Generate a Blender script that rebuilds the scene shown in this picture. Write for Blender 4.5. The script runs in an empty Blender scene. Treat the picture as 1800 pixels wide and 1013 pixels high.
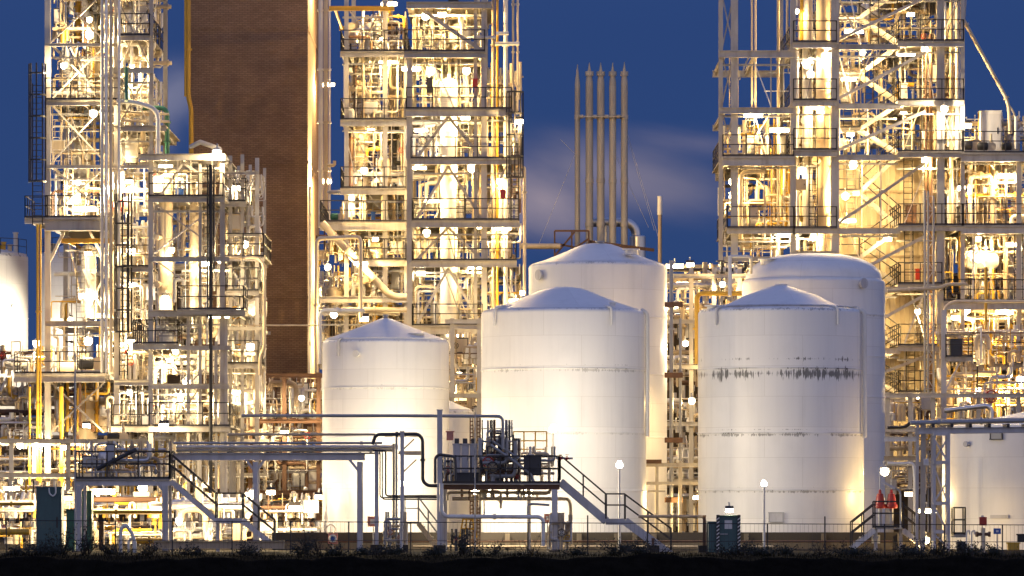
import bpy, math, random
from mathutils import Vector, Matrix
R = math.radians
sc = bpy.context.scene
COL = sc.collection
# ------------------------------------------------------------------ camera model: a point seen at (px, py) of the 1800 px wide view, d metres away
F, HY, CH = 8000.0, 880.0, 2.1
def P(px, py, d): return Vector(((px-900.0)*d/F, d, CH+(HY-py)*d/F))
def S(d): return d/F            # metres per pixel at distance d

# ------------------------------------------------------------------ materials
def nt(name):
    m = bpy.data.materials.new(name); m.use_nodes = True
    n = m.node_tree.nodes; l = m.node_tree.links
    return m, n, l, n['Principled BSDF']
def ramp(n, stops):
    r = n.new('ShaderNodeValToRGB'); e = r.color_ramp.elements
    e[0].position, e[0].color = stops[0][0], (*stops[0][1], 1)
    e[1].position, e[1].color = stops[-1][0], (*stops[-1][1], 1)
    for p, c in stops[1:-1]:
        x = e.new(p); x.color = (*c, 1)
    return r
def paint(name, col, rough=.45, metal=0.0, var=.18, dirt=(.22,.15,.09), damt=.35, scale=2.2, bump=.0):
    """weathered paint: broad dirt, fine streaks running down, every object a shade of its own"""
    m, n, l, b = nt(name)
    tc = n.new('ShaderNodeTexCoord'); mp = n.new('ShaderNodeMapping'); mp.inputs['Scale'].default_value = (1,1,.22)
    l.new(tc.outputs['Object'], mp.inputs['Vector'])
    no = n.new('ShaderNodeTexNoise'); no.inputs['Scale'].default_value = scale; no.inputs['Detail'].default_value = 7; no.inputs['Roughness'].default_value = .65
    l.new(mp.outputs['Vector'], no.inputs['Vector'])
    rp = ramp(n, [(.46,(0,0,0)), (.72,(1,1,1))]); l.new(no.outputs['Fac'], rp.inputs['Fac'])
    oi = n.new('ShaderNodeObjectInfo')
    mr = n.new('ShaderNodeMapRange'); mr.inputs['To Min'].default_value = 1-var; mr.inputs['To Max'].default_value = 1+var*.5
    l.new(oi.outputs['Random'], mr.inputs['Value'])
    hs = n.new('ShaderNodeHueSaturation'); hs.inputs['Color'].default_value = (*col,1); l.new(mr.outputs['Result'], hs.inputs['Value'])
    mu = n.new('ShaderNodeMath'); mu.operation = 'MULTIPLY'; mu.inputs[1].default_value = damt; l.new(rp.outputs['Color'], mu.inputs[0])
    mx = n.new('ShaderNodeMix'); mx.data_type = 'RGBA'; mx.inputs['B'].default_value = (*dirt,1)
    l.new(mu.outputs[0], mx.inputs['Factor']); l.new(hs.outputs['Color'], mx.inputs['A']); l.new(mx.outputs['Result'], b.inputs['Base Color'])
    b.inputs['Roughness'].default_value = rough; b.inputs['Metallic'].default_value = metal
    return m
M = {}
M['steel']  = paint('weathered white steel paint', (.47,.44,.395), .5, 0, .2, (.17,.11,.07), .5)
M['grey']   = paint('grey steel paint', (.52,.51,.52), .5, 0, .15, (.16,.12,.09), .4)
M['galv']   = paint('galvanised steel', (.33,.335,.35), .45, .25, .15, (.3,.27,.24), .4)
M['dark']   = paint('black railing paint', (.022,.021,.022), .45, 0, .3, (.08,.05,.03), .3)
M['deck']   = paint('deck plate', (.34,.31,.27), .65, 0, .2, (.14,.1,.07), .5)
M['cream']  = paint('cream pipe paint', (.62,.51,.35), .45, 0, .25, (.25,.16,.08), .35)
M['white']  = paint('white pipe paint', (.72,.70,.66), .4, 0, .18, (.28,.2,.12), .3)
M['silver'] = paint('aluminium cladding', (.72,.70,.67), .36, .85, .18, (.35,.3,.24), .4, 1.6)
M['tan']    = paint('tan insulation', (.42,.33,.22), .6, 0, .2, (.15,.1,.06), .45)
M['yellow'] = paint('yellow paint', (.62,.36,.03), .45, 0, .12, (.2,.12,.05), .3)
M['brown']  = paint('rusty steel', (.13,.065,.035), .7, 0, .25, (.05,.03,.02), .5)
M['green']  = paint('green paint', (.03,.14,.09), .45, 0, .2, (.02,.03,.02), .35)
M['teal']   = paint('dark teal cabinet paint', (.045,.10,.10), .5, 0, .1, (.02,.03,.03), .4, 1.2)
M['red']    = paint('red enamel', (.42,.03,.015), .35, 0, .1, (.15,.03,.02), .25)
M['pink']   = paint('faded red sign paint', (.55,.22,.17), .5, 0, .05, (.3,.2,.15), .3)
M['blue']   = paint('blue paint', (.04,.12,.40), .4, 0, .1, (.02,.04,.1), .3)
M['black']  = paint('black lagging', (.015,.014,.014), .55, 0, .2, (.05,.04,.03), .4)
M['conc']   = paint('rough concrete', (.15,.12,.085), .85, 0, .12, (.10,.08,.06), .6, 1.1)
M['dconc']  = paint('dark brown concrete', (.045,.035,.026), .85, 0, .1, (.05,.04,.03), .6, 1.3)  # even dark brown tone for the coping and post footings
M['stack']  = paint('dull stack steel', (.42,.385,.32), .55, .1, .15, (.17,.12,.09), .5, 1.0)
M['screen'] = paint('dark switchgear plate', (.05,.05,.055), .5, 0, .1, (.03,.03,.03), .3)
M['bark']   = paint('twig bark', (.035,.026,.018), .9, 0, .3, (.02,.015,.01), .4)
M['leaf']   = paint('dark leaf', (.012,.016,.007), .7, 0, .4, (.015,.02,.01), .4)
def emit(name, col, st):
    m, n, l, b = nt(name)
    b.inputs['Base Color'].default_value = (.8,.8,.8,1); b.inputs['Emission Color'].default_value = (*col,1); b.inputs['Emission Strength'].default_value = st
    m.cycles.emission_sampling = 'NONE'
    return m
LAMPCOL = (1.0, .64, .27)
M['lens'] = emit('lit lamp glass', (1,.84,.55), 14)
M['bulb'] = emit('white lamp glass', (1,.95,.82), 14)

def tank_mat(name, col, grime, z0=0):
    """painted tank plate; grime = list of (height, strength, spread): dirt that hangs under the seams as drips"""
    m, n, l, b = nt(name)
    tc = n.new('ShaderNodeTexCoord'); sp = n.new('ShaderNodeSeparateXYZ'); l.new(tc.outputs['Object'], sp.inputs[0])
    def math_(op, a, c=None, clamp=False):
        k = n.new('ShaderNodeMath'); k.operation = op; k.use_clamp = clamp
        for i, v in enumerate((a, c)):
            if v is None: continue
            if isinstance(v, (int, float)): k.inputs[i].default_value = v
            else: l.new(v, k.inputs[i])
        return k.outputs[0]
    def noise(sx, sz, scale, detail=5):
        mp = n.new('ShaderNodeMapping'); mp.inputs['Scale'].default_value = (sx,sx,sz); l.new(tc.outputs['Object'], mp.inputs[0])
        k = n.new('ShaderNodeTexNoise'); k.inputs['Scale'].default_value = scale; k.inputs['Detail'].default_value = detail; k.inputs['Roughness'].default_value = .6
        l.new(mp.outputs[0], k.inputs['Vector']); return k.outputs['Fac']
    streak = noise(1.2, .06, 2.2); blotch = noise(1, .7, .55, 7); drip = noise(6.5, 1.1, 1.0, 2); drip2 = noise(16, 2.2, 1.0, 3)
    tot = math_('ADD', math_('MULTIPLY', math_('SUBTRACT', streak, .5, True), .3), math_('MULTIPLY', math_('SUBTRACT', blotch, .5, True), .35))
    clump = noise(.7, .25, 1.0, 2); fine = math_('ADD', math_('MULTIPLY', noise(5.0, .9, 1.0, 3), .5), math_('MULTIPLY', noise(19, 2.0, 1.0, 3), .5))
    for z, st, spread in grime:
        dz = math_('SUBTRACT', z, sp.outputs['Z'])                       # below the seam: positive
        env = math_('MAXIMUM', math_('SUBTRACT', 1.0, math_('DIVIDE', math_('ABSOLUTE', math_('SUBTRACT', dz, spread*.3)), spread*.75), True), math_('MULTIPLY', math_('SUBTRACT', 1.0, math_('DIVIDE', math_('ABSOLUTE', math_('ADD', dz, spread*.5)), spread*.3), True), .72))
        val = math_('ADD', math_('ADD', fine, math_('MULTIPLY', math_('SUBTRACT', clump, .5), .34)), math_('MULTIPLY', math_('SUBTRACT', env, 1.0), .34))
        spots = math_('MULTIPLY', math_('SUBTRACT', val, .49-.045*st), 20.0, True)
        near = math_('MULTIPLY', math_('SUBTRACT', 1.0, math_('DIVIDE', math_('ABSOLUTE', dz), .045), True), math_('MULTIPLY', math_('SUBTRACT', clump, .36), 3.0, True))
        tot = math_('ADD', tot, math_('ADD', math_('MULTIPLY', math_('MULTIPLY', spots, math_('GREATER_THAN', env, .02)), .8*min(1, st+.25)), math_('MULTIPLY', near, min(.7, st+.12))))
    tot = math_('MINIMUM', tot, .92)
    mx = n.new('ShaderNodeMix'); mx.data_type = 'RGBA'
    mx.inputs['A'].default_value = (*col,1); mx.inputs['B'].default_value = (.035,.032,.026,1)
    l.new(tot, mx.inputs['Factor']); l.new(mx.outputs['Result'], b.inputs['Base Color'])
    at = math_('ARCTAN2', sp.outputs['Y'], sp.outputs['X']); cb = n.new('ShaderNodeCombineXYZ'); l.new(math_('MULTIPLY', at, 3.4), cb.inputs['X']); l.new(sp.outputs['Z'], cb.inputs['Y'])
    br = n.new('ShaderNodeTexBrick'); br.inputs['Scale'].default_value = 1; br.inputs['Brick Width'].default_value = 3.1; br.inputs['Row Height'].default_value = 1.32; br.inputs['Mortar Size'].default_value = .012; br.inputs['Mortar Smooth'].default_value = .6
    for q_, c_ in (('Color1',(1,1,1,1)),('Color2',(.93,.935,.94,1)),('Mortar',(.80,.79,.77,1))): br.inputs[q_].default_value = c_
    l.new(cb.outputs[0], br.inputs['Vector']); mp_ = n.new('ShaderNodeMix'); mp_.data_type = 'RGBA'; mp_.blend_type = 'MULTIPLY'; mp_.inputs['Factor'].default_value = 1
    l.new(mx.outputs['Result'], mp_.inputs['A']); l.new(br.outputs['Color'], mp_.inputs['B']); l.new(mp_.outputs['Result'], b.inputs['Base Color'])
    b.inputs['Roughness'].default_value = .42
    bp = n.new('ShaderNodeBump'); bp.inputs['Strength'].default_value = .12; bp.inputs['Distance'].default_value = .1
    l.new(noise(1, .8, .9, 3), bp.inputs['Height']); l.new(bp.outputs[0], b.inputs['Normal'])
    return m
def brick_mat():
    m, n, l, b = nt('brown brick')
    tc = n.new('ShaderNodeTexCoord'); sp = n.new('ShaderNodeSeparateXYZ'); l.new(tc.outputs['Object'], sp.inputs[0])
    ad = n.new('ShaderNodeMath'); l.new(sp.outputs['X'], ad.inputs[0]); l.new(sp.outputs['Y'], ad.inputs[1])
    cb = n.new('ShaderNodeCombineXYZ'); l.new(ad.outputs[0], cb.inputs['X']); l.new(sp.outputs['Z'], cb.inputs['Y'])
    br = n.new('ShaderNodeTexBrick'); br.inputs['Scale'].default_value = 1; br.inputs['Brick Width'].default_value = .3; br.inputs['Row Height'].default_value = .1
    br.inputs['Mortar Size'].default_value = .014; br.inputs['Color1'].default_value = (.31,.185,.105,1); br.inputs['Color2'].default_value = (.25,.143,.08,1); br.inputs['Mortar'].default_value = (.15,.095,.058,1)
    l.new(cb.outputs[0], br.inputs['Vector'])
    mp = n.new('ShaderNodeMapping'); mp.inputs['Scale'].default_value = (.5,1.0,1); l.new(cb.outputs[0], mp.inputs[0])
    no = n.new('ShaderNodeTexNoise'); no.inputs['Scale'].default_value = 1.3; no.inputs['Detail'].default_value = 8; no.inputs['Roughness'].default_value = .7; l.new(mp.outputs[0], no.inputs['Vector'])
    n2 = n.new('ShaderNodeTexNoise'); n2.inputs['Scale'].default_value = .35; n2.inputs['Detail'].default_value = 5; l.new(cb.outputs[0], n2.inputs['Vector'])
    av = n.new('ShaderNodeMath'); l.new(no.outputs['Fac'], av.inputs[0]); l.new(n2.outputs['Fac'], av.inputs[1])
    rp = ramp(n, [(.74,(.42,.4,.38)), (1.0,(1,1,1)), (1.28,(1.35,1.3,1.2))]); 
    mr = n.new('ShaderNodeMapRange'); mr.inputs['From Min'].default_value = .7; mr.inputs['From Max'].default_value = 1.3; mr.inputs['To Min'].default_value = .82; mr.inputs['To Max'].default_value = 1.18
    l.new(av.outputs[0], mr.inputs['Value'])
    mx = n.new('ShaderNodeMix'); mx.data_type = 'RGBA'; mx.blend_type = 'MULTIPLY'; mx.inputs['Factor'].default_value = 1
    n.remove(rp)
    l.new(br.outputs['Color'], mx.inputs['A']); l.new(mr.outputs['Result'], mx.inputs['B']); l.new(mx.outputs['Result'], b.inputs['Base Color'])
    b.inputs['Roughness'].default_value = .9
    return m
M['brick'] = brick_mat()
def clad_mat():
    return paint('ribbed cladding sheet', (.60,.50,.34), .5, 0, .06, (.25,.17,.1), .35, .9)
M['clad'] = clad_mat(); M['dun'] = paint('dun siding darkened as shade', (.085,.06,.033), .8, 0, .1, (.05,.035,.02), .6, .9)  # dun siding is darkened so the back walls read as shaded gaps
def ground_mat(name, c1, c2, sc_):
    m, n, l, b = nt(name)
    tc = n.new('ShaderNodeTexCoord'); no = n.new('ShaderNodeTexNoise'); no.inputs['Scale'].default_value = sc_; no.inputs['Detail'].default_value = 9; no.inputs['Roughness'].default_value = .7
    l.new(tc.outputs['Object'], no.inputs['Vector']); rp = ramp(n, [(.35,c1), (.65,c2)]); l.new(no.outputs['Fac'], rp.inputs['Fac']); l.new(rp.outputs['Color'], b.inputs['Base Color'])
    b.inputs['Roughness'].default_value = 1; b.inputs['Specular IOR Level'].default_value = .04
    return m
M['yard'] = ground_mat('gravel yard', (.02,.016,.011), (.055,.044,.032), .8)
M['soil'] = ground_mat('dark grassy soil', (.003,.0024,.0016), (.010,.008,.005), 1.5)
M['grass'] = ground_mat('dark grass blades', (.004,.004,.002), (.013,.012,.006), .7)

# ------------------------------------------------------------------ mesh builder
class MB:
    def __init__(s): s.v = []; s.f = []; s.smooth = False
    def quad_box(s, o, ax, ay, az):
        """box from corner o along the three edge vectors"""
        b = len(s.v)
        for k in (0,1):
            for j in (0,1):
                for i in (0,1): s.v.append(o+ax*i+ay*j+az*k)
        for q in ((0,2,3,1),(4,5,7,6),(0,1,5,4),(2,6,7,3),(0,4,6,2),(1,3,7,5)): s.f.append(tuple(b+i for i in q))
        return s
    def box(s, x0, x1, y0, y1, z0, z1):
        return s.quad_box(Vector((x0,y0,z0)), Vector((x1-x0,0,0)), Vector((0,y1-y0,0)), Vector((0,0,z1-z0)))
    def bar(s, a, b, w, h=None, up=None):
        """rectangular bar from a to b: w across, h along 'up'"""
        h = h or w; t = (b-a)
        if t.length < 1e-5: return s
        tn = t.normalized(); u = up or (Vector((0,1,0)) if abs(tn.z) > .9 else Vector((0,0,1)))
        side = tn.cross(u).normalized(); u2 = side.cross(tn).normalized()
        return s.quad_box(a-side*w/2-u2*h/2, t, side*w, u2*h)
    def hsec(s, a, b, w, h=None, up=None, tf=None):
        """H-section: two flanges and a web"""
        h = h or w; t = b-a; tn = t.normalized(); u = up or (Vector((0,1,0)) if abs(tn.z) > .9 else Vector((0,0,1)))
        side = tn.cross(u).normalized(); u2 = side.cross(tn).normalized(); tf = tf or max(.02, h*.09)
        for k in (-1,1): s.quad_box(a-side*w/2+u2*(k*(h/2-tf/2)-tf/2), t, side*w, u2*tf)
        s.quad_box(a-side*tf*.35-u2*(h/2-tf), t, side*tf*.7, u2*(h-2*tf)); return s
    def tube(s, pts, r, seg=8, bend=None, cap=True):
        s.smooth = True; pts = [Vector(p) for p in pts]
        bend = r*3.0 if bend is None else bend
        q = [pts[0]]
        for i in range(1, len(pts)-1):
            a, p, c = pts[i-1], pts[i], pts[i+1]; d1 = p-a; d2 = c-p
            if d1.length < 1e-5 or d2.length < 1e-5 or bend <= 0 or d1.angle(d2) < .1: q.append(p); continue
            bl = min(bend, d1.length*.48, d2.length*.48)
            p0 = p-d1.normalized()*bl; p2 = p+d2.normalized()*bl
            for k in range(5):
                t = k/4; q.append(p0*(1-t)**2+p*2*t*(1-t)+p2*t*t)
        q.append(pts[-1])
        tn = (q[1]-q[0]).normalized(); n = tn.orthogonal().normalized(); rings = []; base = len(s.v)
        for i, p in enumerate(q):
            t2 = (q[min(i+1,len(q)-1)]-q[max(i-1,0)])
            if t2.length < 1e-7: t2 = tn
            t2 = t2.normalized(); ax = tn.cross(t2)
            if ax.length > 1e-6: n = Matrix.Rotation(tn.angle(t2), 3, ax) @ n
            tn = t2; bn = tn.cross(n).normalized()
            rr = r[i] if isinstance(r, (list,tuple)) else r
            for k in range(seg):
                a = 2*math.pi*k/seg; s.v.append(p+(n*math.cos(a)+bn*math.sin(a))*rr)
        for i in range(len(q)-1):
            for k in range(seg):
                a = base+i*seg+k; b_ = base+i*seg+(k+1)%seg
                s.f.append((a, b_, b_+seg, a+seg))
        if cap:
            s.f.append(tuple(base+k for k in range(seg))[::-1]); s.f.append(tuple(base+(len(q)-1)*seg+k for k in range(seg)))
        return s
    def lathe(s, c, prof, seg=24, axis=Vector((0,0,1)), cap=True):
        """prof = list of (radius, height along the axis from c)"""
        s.smooth = True; axis = axis.normalized(); n = axis.orthogonal().normalized(); bn = axis.cross(n); base = len(s.v)
        for r, z in prof:
            for k in range(seg):
                a = 2*math.pi*k/seg; s.v.append(c+axis*z+(n*math.cos(a)+bn*math.sin(a))*max(r,1e-4))
        for i in range(len(prof)-1):
            for k in range(seg):
                a = base+i*seg+k; b_ = base+i*seg+(k+1)%seg
                s.f.append((a, b_, b_+seg, a+seg))
        if cap:
            s.f.append(tuple(base+k for k in range(seg))[::-1]); s.f.append(tuple(base+(len(prof)-1)*seg+k for k in range(seg)))
        return s
    def ring(s, c, axis, R_, r, seg=16, s2=6):
        s.smooth = True; axis = axis.normalized(); n = axis.orthogonal().normalized(); bn = axis.cross(n); base = len(s.v)
        for i in range(seg):
            a = 2*math.pi*i/seg; d = n*math.cos(a)+bn*math.sin(a)
            for k in range(s2):
                e = 2*math.pi*k/s2; s.v.append(c+d*(R_+r*math.cos(e))+axis*r*math.sin(e))
        for i in range(seg):
            for k in range(s2):
                a = base+i*s2+k; b_ = base+i*s2+(k+1)%s2; c_ = base+((i+1)%seg)*s2+(k+1)%s2; d_ = base+((i+1)%seg)*s2+k
                s.f.append((a, d_, c_, b_))
        return s
    def build(s, name, mat, parent=None, org=None):
        me = bpy.data.meshes.new(name)
        if parent is not None:
            root = parent
            while root.parent is not None: root = root.parent
            o0 = root.location
        else:
            o0 = org
            if o0 is None:
                xs = [v.x for v in s.v]; ys = [v.y for v in s.v]; o0 = Vector(((min(xs)+max(xs))/2, (min(ys)+max(ys))/2, min(v.z for v in s.v)))
        me.from_pydata([tuple(v-o0) for v in s.v], [], s.f)
        if s.smooth:
            me.polygons.foreach_set('use_smooth', [True]*len(me.polygons)); me.set_sharp_from_angle(angle=R(38))
        me.materials.append(M[mat] if isinstance(mat, str) else mat); me.update()
        o = bpy.data.objects.new(name, me); COL.objects.link(o)
        if parent is not None: o.parent = parent
        else: o.location = o0
        return o
def thing(name, label, cat, loc, group=None):
    o = bpy.data.objects.new(name, None); COL.objects.link(o); o.location = loc; o.empty_display_size = .3
    return tag(o, label, cat, group)
def tag(o, label, cat, group=None, kind=None):
    if label: o['label'] = label
    if cat: o['category'] = cat
    if group: o['group'] = group
    if kind: o['kind'] = kind
    return o
ORD = ['first','second','third','fourth','fifth','sixth','seventh','eighth','ninth','tenth','eleventh','twelfth','thirteenth','fourteenth','fifteenth','sixteenth']

# ------------------------------------------------------------------ generators
def railing_mb(pts, h=1.1, closed=False, step=1.25, r=.024, kick=True):
    """hand-rail along a polyline at deck height"""
    m = MB(); Z = Vector((0,0,1))
    for a, b in zip(pts[:-1], pts[1:]):
        L = (b-a).length
        if L < .05: continue
        n = max(1, round(L/step))
        for i in range(n+1):
            p = a.lerp(b, i/n); m.bar(p, p+Z*h, r*2, r*2)
        for k in (1.0, .55): m.bar(a+Z*h*k, b+Z*h*k, r*2, r*2)
        if kick: m.bar(a+Z*.05, b+Z*.05, .015, .09)
    return m
def ladder_parts(parent, px, d, y0, y1, w=.55, cage=True, mat='dark', toward=-1):
    z0, z1 = P(px,y0,d).z, P(px,y1,d).z
    if z0 > z1: z0, z1 = z1, z0
    x = P(px,0,d).x; m = MB()
    for k in (-1,1): m.bar(Vector((x+k*w/2,d,z0)), Vector((x+k*w/2,d,z1)), .06, .04)
    z = z0+.2
    while z < z1: m.bar(Vector((x-w/2,d,z)), Vector((x+w/2,d,z)), .03, .03); z += .3
    lad = m.build('ladder', mat, parent)
    if cage:
        c = MB(); z = z0+2.2; hoops = []
        rad = .42
        def arc(zz): return [Vector((x+rad*math.cos(a), d+toward*(.1+rad*1.1*math.sin(a)), zz)) for a in [math.pi*i/8 for i in range(9)]]
        while z < z1+1: 
            pts = arc(z)
            for a, b in zip(pts[:-1], pts[1:]): c.bar(a, b, .07, .08)
            z += 1.1
        pts = arc(0)
        for i in (0,2,4,6,8):
            p = pts[i]; c.bar(Vector((p.x,p.y,z0+2.2)), Vector((p.x,p.y,z1+1)), .075, .05)
        c.build('cage', mat, lad)
    return lad

def steel_tower(name, label, cat, cols, d0, d1, ytop, levels, braces=(), colw=.32, deckpx=None, colmat='steel', rearcols=None, over=.55, raild='dark'):
    """cols: [px or (px, ytop)] at the front; levels: dicts(y, a, b, rail, h, deck)"""
    t = thing(name, label, cat, Vector((P(sum((c if not isinstance(c,tuple) else c[0]) for c in cols)/len(cols),0,d0).x, (d0+d1)/2, 0)))
    for c in cols:
        px, yt, w = (c+(colw,))[:3] if isinstance(c, tuple) else (c, ytop, colw)
        p = P(px, yt, d0); MB().hsec(Vector((p.x,d0,0)), Vector((p.x,d0,p.z)), w*.85).build('column', colmat, t)
    for c in (rearcols if rearcols is not None else cols):
        px, yt = (c[0], c[1]) if isinstance(c, tuple) else (c, ytop)
        p = P(px, yt, d0); MB().hsec(Vector((p.x+.03,d1,0)), Vector((p.x+.03,d1,p.z-.04)), colw*.7).build('column', colmat, t)
    for lv in levels:
        y, a, b = lv['y'], lv['a'], lv['b']; h = lv.get('h', .3)*.8; z = P(0,y,d0).z; xa, xb = P(a,y,d0).x, P(b,y,d0).x
        dr = lv.get('d1', d1); df = lv.get('d0', d0)
        if lv.get('deck', True):
            dk = MB().box(xa-.1, xb+.1, df-over, dr+.3, z-.05, z).build('deck', 'deck', t)
            fr = df-over+.03
            if lv.get('rail', True):
                m = railing_mb([Vector((xa-.06,dr,z)), Vector((xa-.06,fr,z)), Vector((xb+.06,fr,z)), Vector((xb+.06,dr,z))]); m.build('railing', raild, dk)
        bm = lv.get('mat', 'steel')
        MB().hsec(Vector((xa-.1,df-(over*.75 if lv.get('deck',True) else .21),z-.055-h/2)), Vector((xb+.1,df-(over*.75 if lv.get('deck',True) else .21),z-.055-h/2)), h*.6, h).build('girder', bm, t)
        MB().hsec(Vector((xa+.05,dr-.23,z-.057-h/2)), Vector((xb-.05,dr-.23,z-.057-h/2)), h*.6, h).build('girder', bm, t)
        n = max(2, round((xb-xa)/2.2)+1)
        for i in range(n):
            x = xa+.2+(xb-xa-.4)*i/(n-1); MB().hsec(Vector((x,df-over*.4,z-.06-h*.4)), Vector((x,dr-.35,z-.06-h*.4)), h*.45, h*.7).build('crossbeam', bm, t)
    g = random.Random(len(label)*7+len(levels)); lvs = sorted(levels, key=lambda q: q['y'])
    for i, u in enumerate(lvs):                                          # thin secondary steel between a floor and the next one below it
        lo_ = [q for q in lvs if q['y'] > u['y']+25 and q['a'] < u['b']-8 and q['b'] > u['a']+8]
        if not lo_ or name == 'pipe_rack' and ytop > 400: continue
        q = lo_[0]; a, b = max(u['a'],q['a']), min(u['b'],q['b']); zt_, zb_ = P(0,u['y'],d0).z-.1, P(0,q['y'],d0).z; xa, xb = P(a,0,d0).x, P(b,0,d0).x; W = xb-xa
        if zt_-zb_ < 1 or zt_-zb_ > 6: continue
        for k in range(max(2, int(W*1.5))):
            x, y = g.uniform(xa+.1,xb-.1), d0+g.choice([.1,.3,.8,1.6,2.6]); w_ = g.choice([.03,.04,.05,.07]); mt = g.choice(['white','steel','cream','galv','white'])
            c_ = g.random()
            if c_ < .45: MB().bar(Vector((x,y,zb_)),Vector((x,y,zt_)),w_,w_).build('hanger', mt, t)
            elif c_ < .7: z = g.uniform(zb_+.3,zt_-.3); x2 = min(xb, x+g.uniform(.8,2.5)); MB().bar(Vector((x,y,z)),Vector((x2,y,z)),w_,w_).build('strut', mt, t)
            else: x2 = max(xa, min(xb, x+g.choice([-1,1])*g.uniform(.5,1.6))); MB().bar(Vector((x,y,zb_)),Vector((x2,y,zt_)),w_,w_).build('tie_rod', mt, t)
        if W > 1.6:
            x = g.uniform(xa+.4,xb-.4); y = d0+g.choice([.4,1.2,2]); m = MB()
            for k in (-.22,.22): m.bar(Vector((x+k,y,zb_)),Vector((x+k,y,zt_)),.05,.04)
            z = zb_+.2
            while z < zt_: m.bar(Vector((x-.22,y,z)),Vector((x+.22,y,z)),.03,.03); z += .3
            m.build('ladder', g.choice(['steel','dark','cream']), t)
            z = zt_-g.uniform(.35,.7); y = d0+g.choice([.2,.9]); m = MB()
            for k in (0,.3): m.bar(Vector((xa,y+k,z)),Vector((xb,y+k,z)),.03,.08)
            x = xa
            while x < xb: m.bar(Vector((x,y,z-.02)),Vector((x,y+.3,z-.02)),.04,.02); x += .3
            m.build('cable_tray', 'galv', t)
    for br in braces:
        xa, ya, xb, yb = br[:4]; w = (br[4] if len(br) > 4 else .14)*.8; dd = d0+(br[5] if len(br) > 5 else .02); q = S(d0)
        A = P(xa,ya,d0); B = P(xb,yb,d0); A.y = B.y = dd
        MB().bar(A, B, w*.8, w, up=Vector((0,1,0))).build('brace', colmat, t)
    return t

def elbow_pipe(parent, pts, r, mat, name='pipe', seg=8, flanges=0, rnd=random):
    m = MB().tube(pts, r, seg)
    for _ in range(flanges):
        i = rnd.randrange(len(pts)-1); a, b = Vector(pts[i]), Vector(pts[i+1]); L = (b-a).length
        if L < r*8: continue
        p = a.lerp(b, rnd.uniform(.3,.7)); ax = (b-a).normalized()
        m.lathe(p-ax*.035, [(r*1.0,0),(r*1.75,0),(r*1.75,.03),(r*1.1,.031),(r*1.1,.04),(r*1.75,.041),(r*1.75,.07),(r,.07)], seg+4, ax, cap=False)
    return m.build(name, mat, parent)
def valve(parent, p, ax, r, mat='cream', wheel='dark', up=None):
    ax = ax.normalized(); up = up or (Vector((0,-1,0)) if abs(ax.z) > .5 else Vector((0,0,1)))
    L = r*5
    m = MB().lathe(p-ax*L/2, [(r*1.9,0),(r*1.9,r*.5),(r*1.1,r*.6),(r*1.9,L/2-r*.6),(r*1.9,L/2+r*.6),(r*1.1,L-r*.6),(r*1.9,L-r*.5),(r*1.9,L)], 10, ax)
    m.lathe(p, [(r*.9,0),(r*.9,r*2.2),(r*1.3,r*2.3),(r*1.3,r*2.8),(r*.3,r*2.9),(r*.3,r*5)], 8, up)
    b = m.build('valve_body', mat, parent)
    w = MB().ring(p+up*r*4.6, up, r*2.3, r*.28, 12, 5); o = up.orthogonal().normalized(); o2 = up.cross(o)
    for v in (o, o2): w.bar(p+up*r*4.6-v*r*2.3, p+up*r*4.6+v*r*2.3, r*.3, r*.3)
    w.build('handwheel', wheel, b)
PAL = ['cream']*7+['white']*5+['silver']*4+['tan']*4+['yellow','brown','grey','dark']
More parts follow.
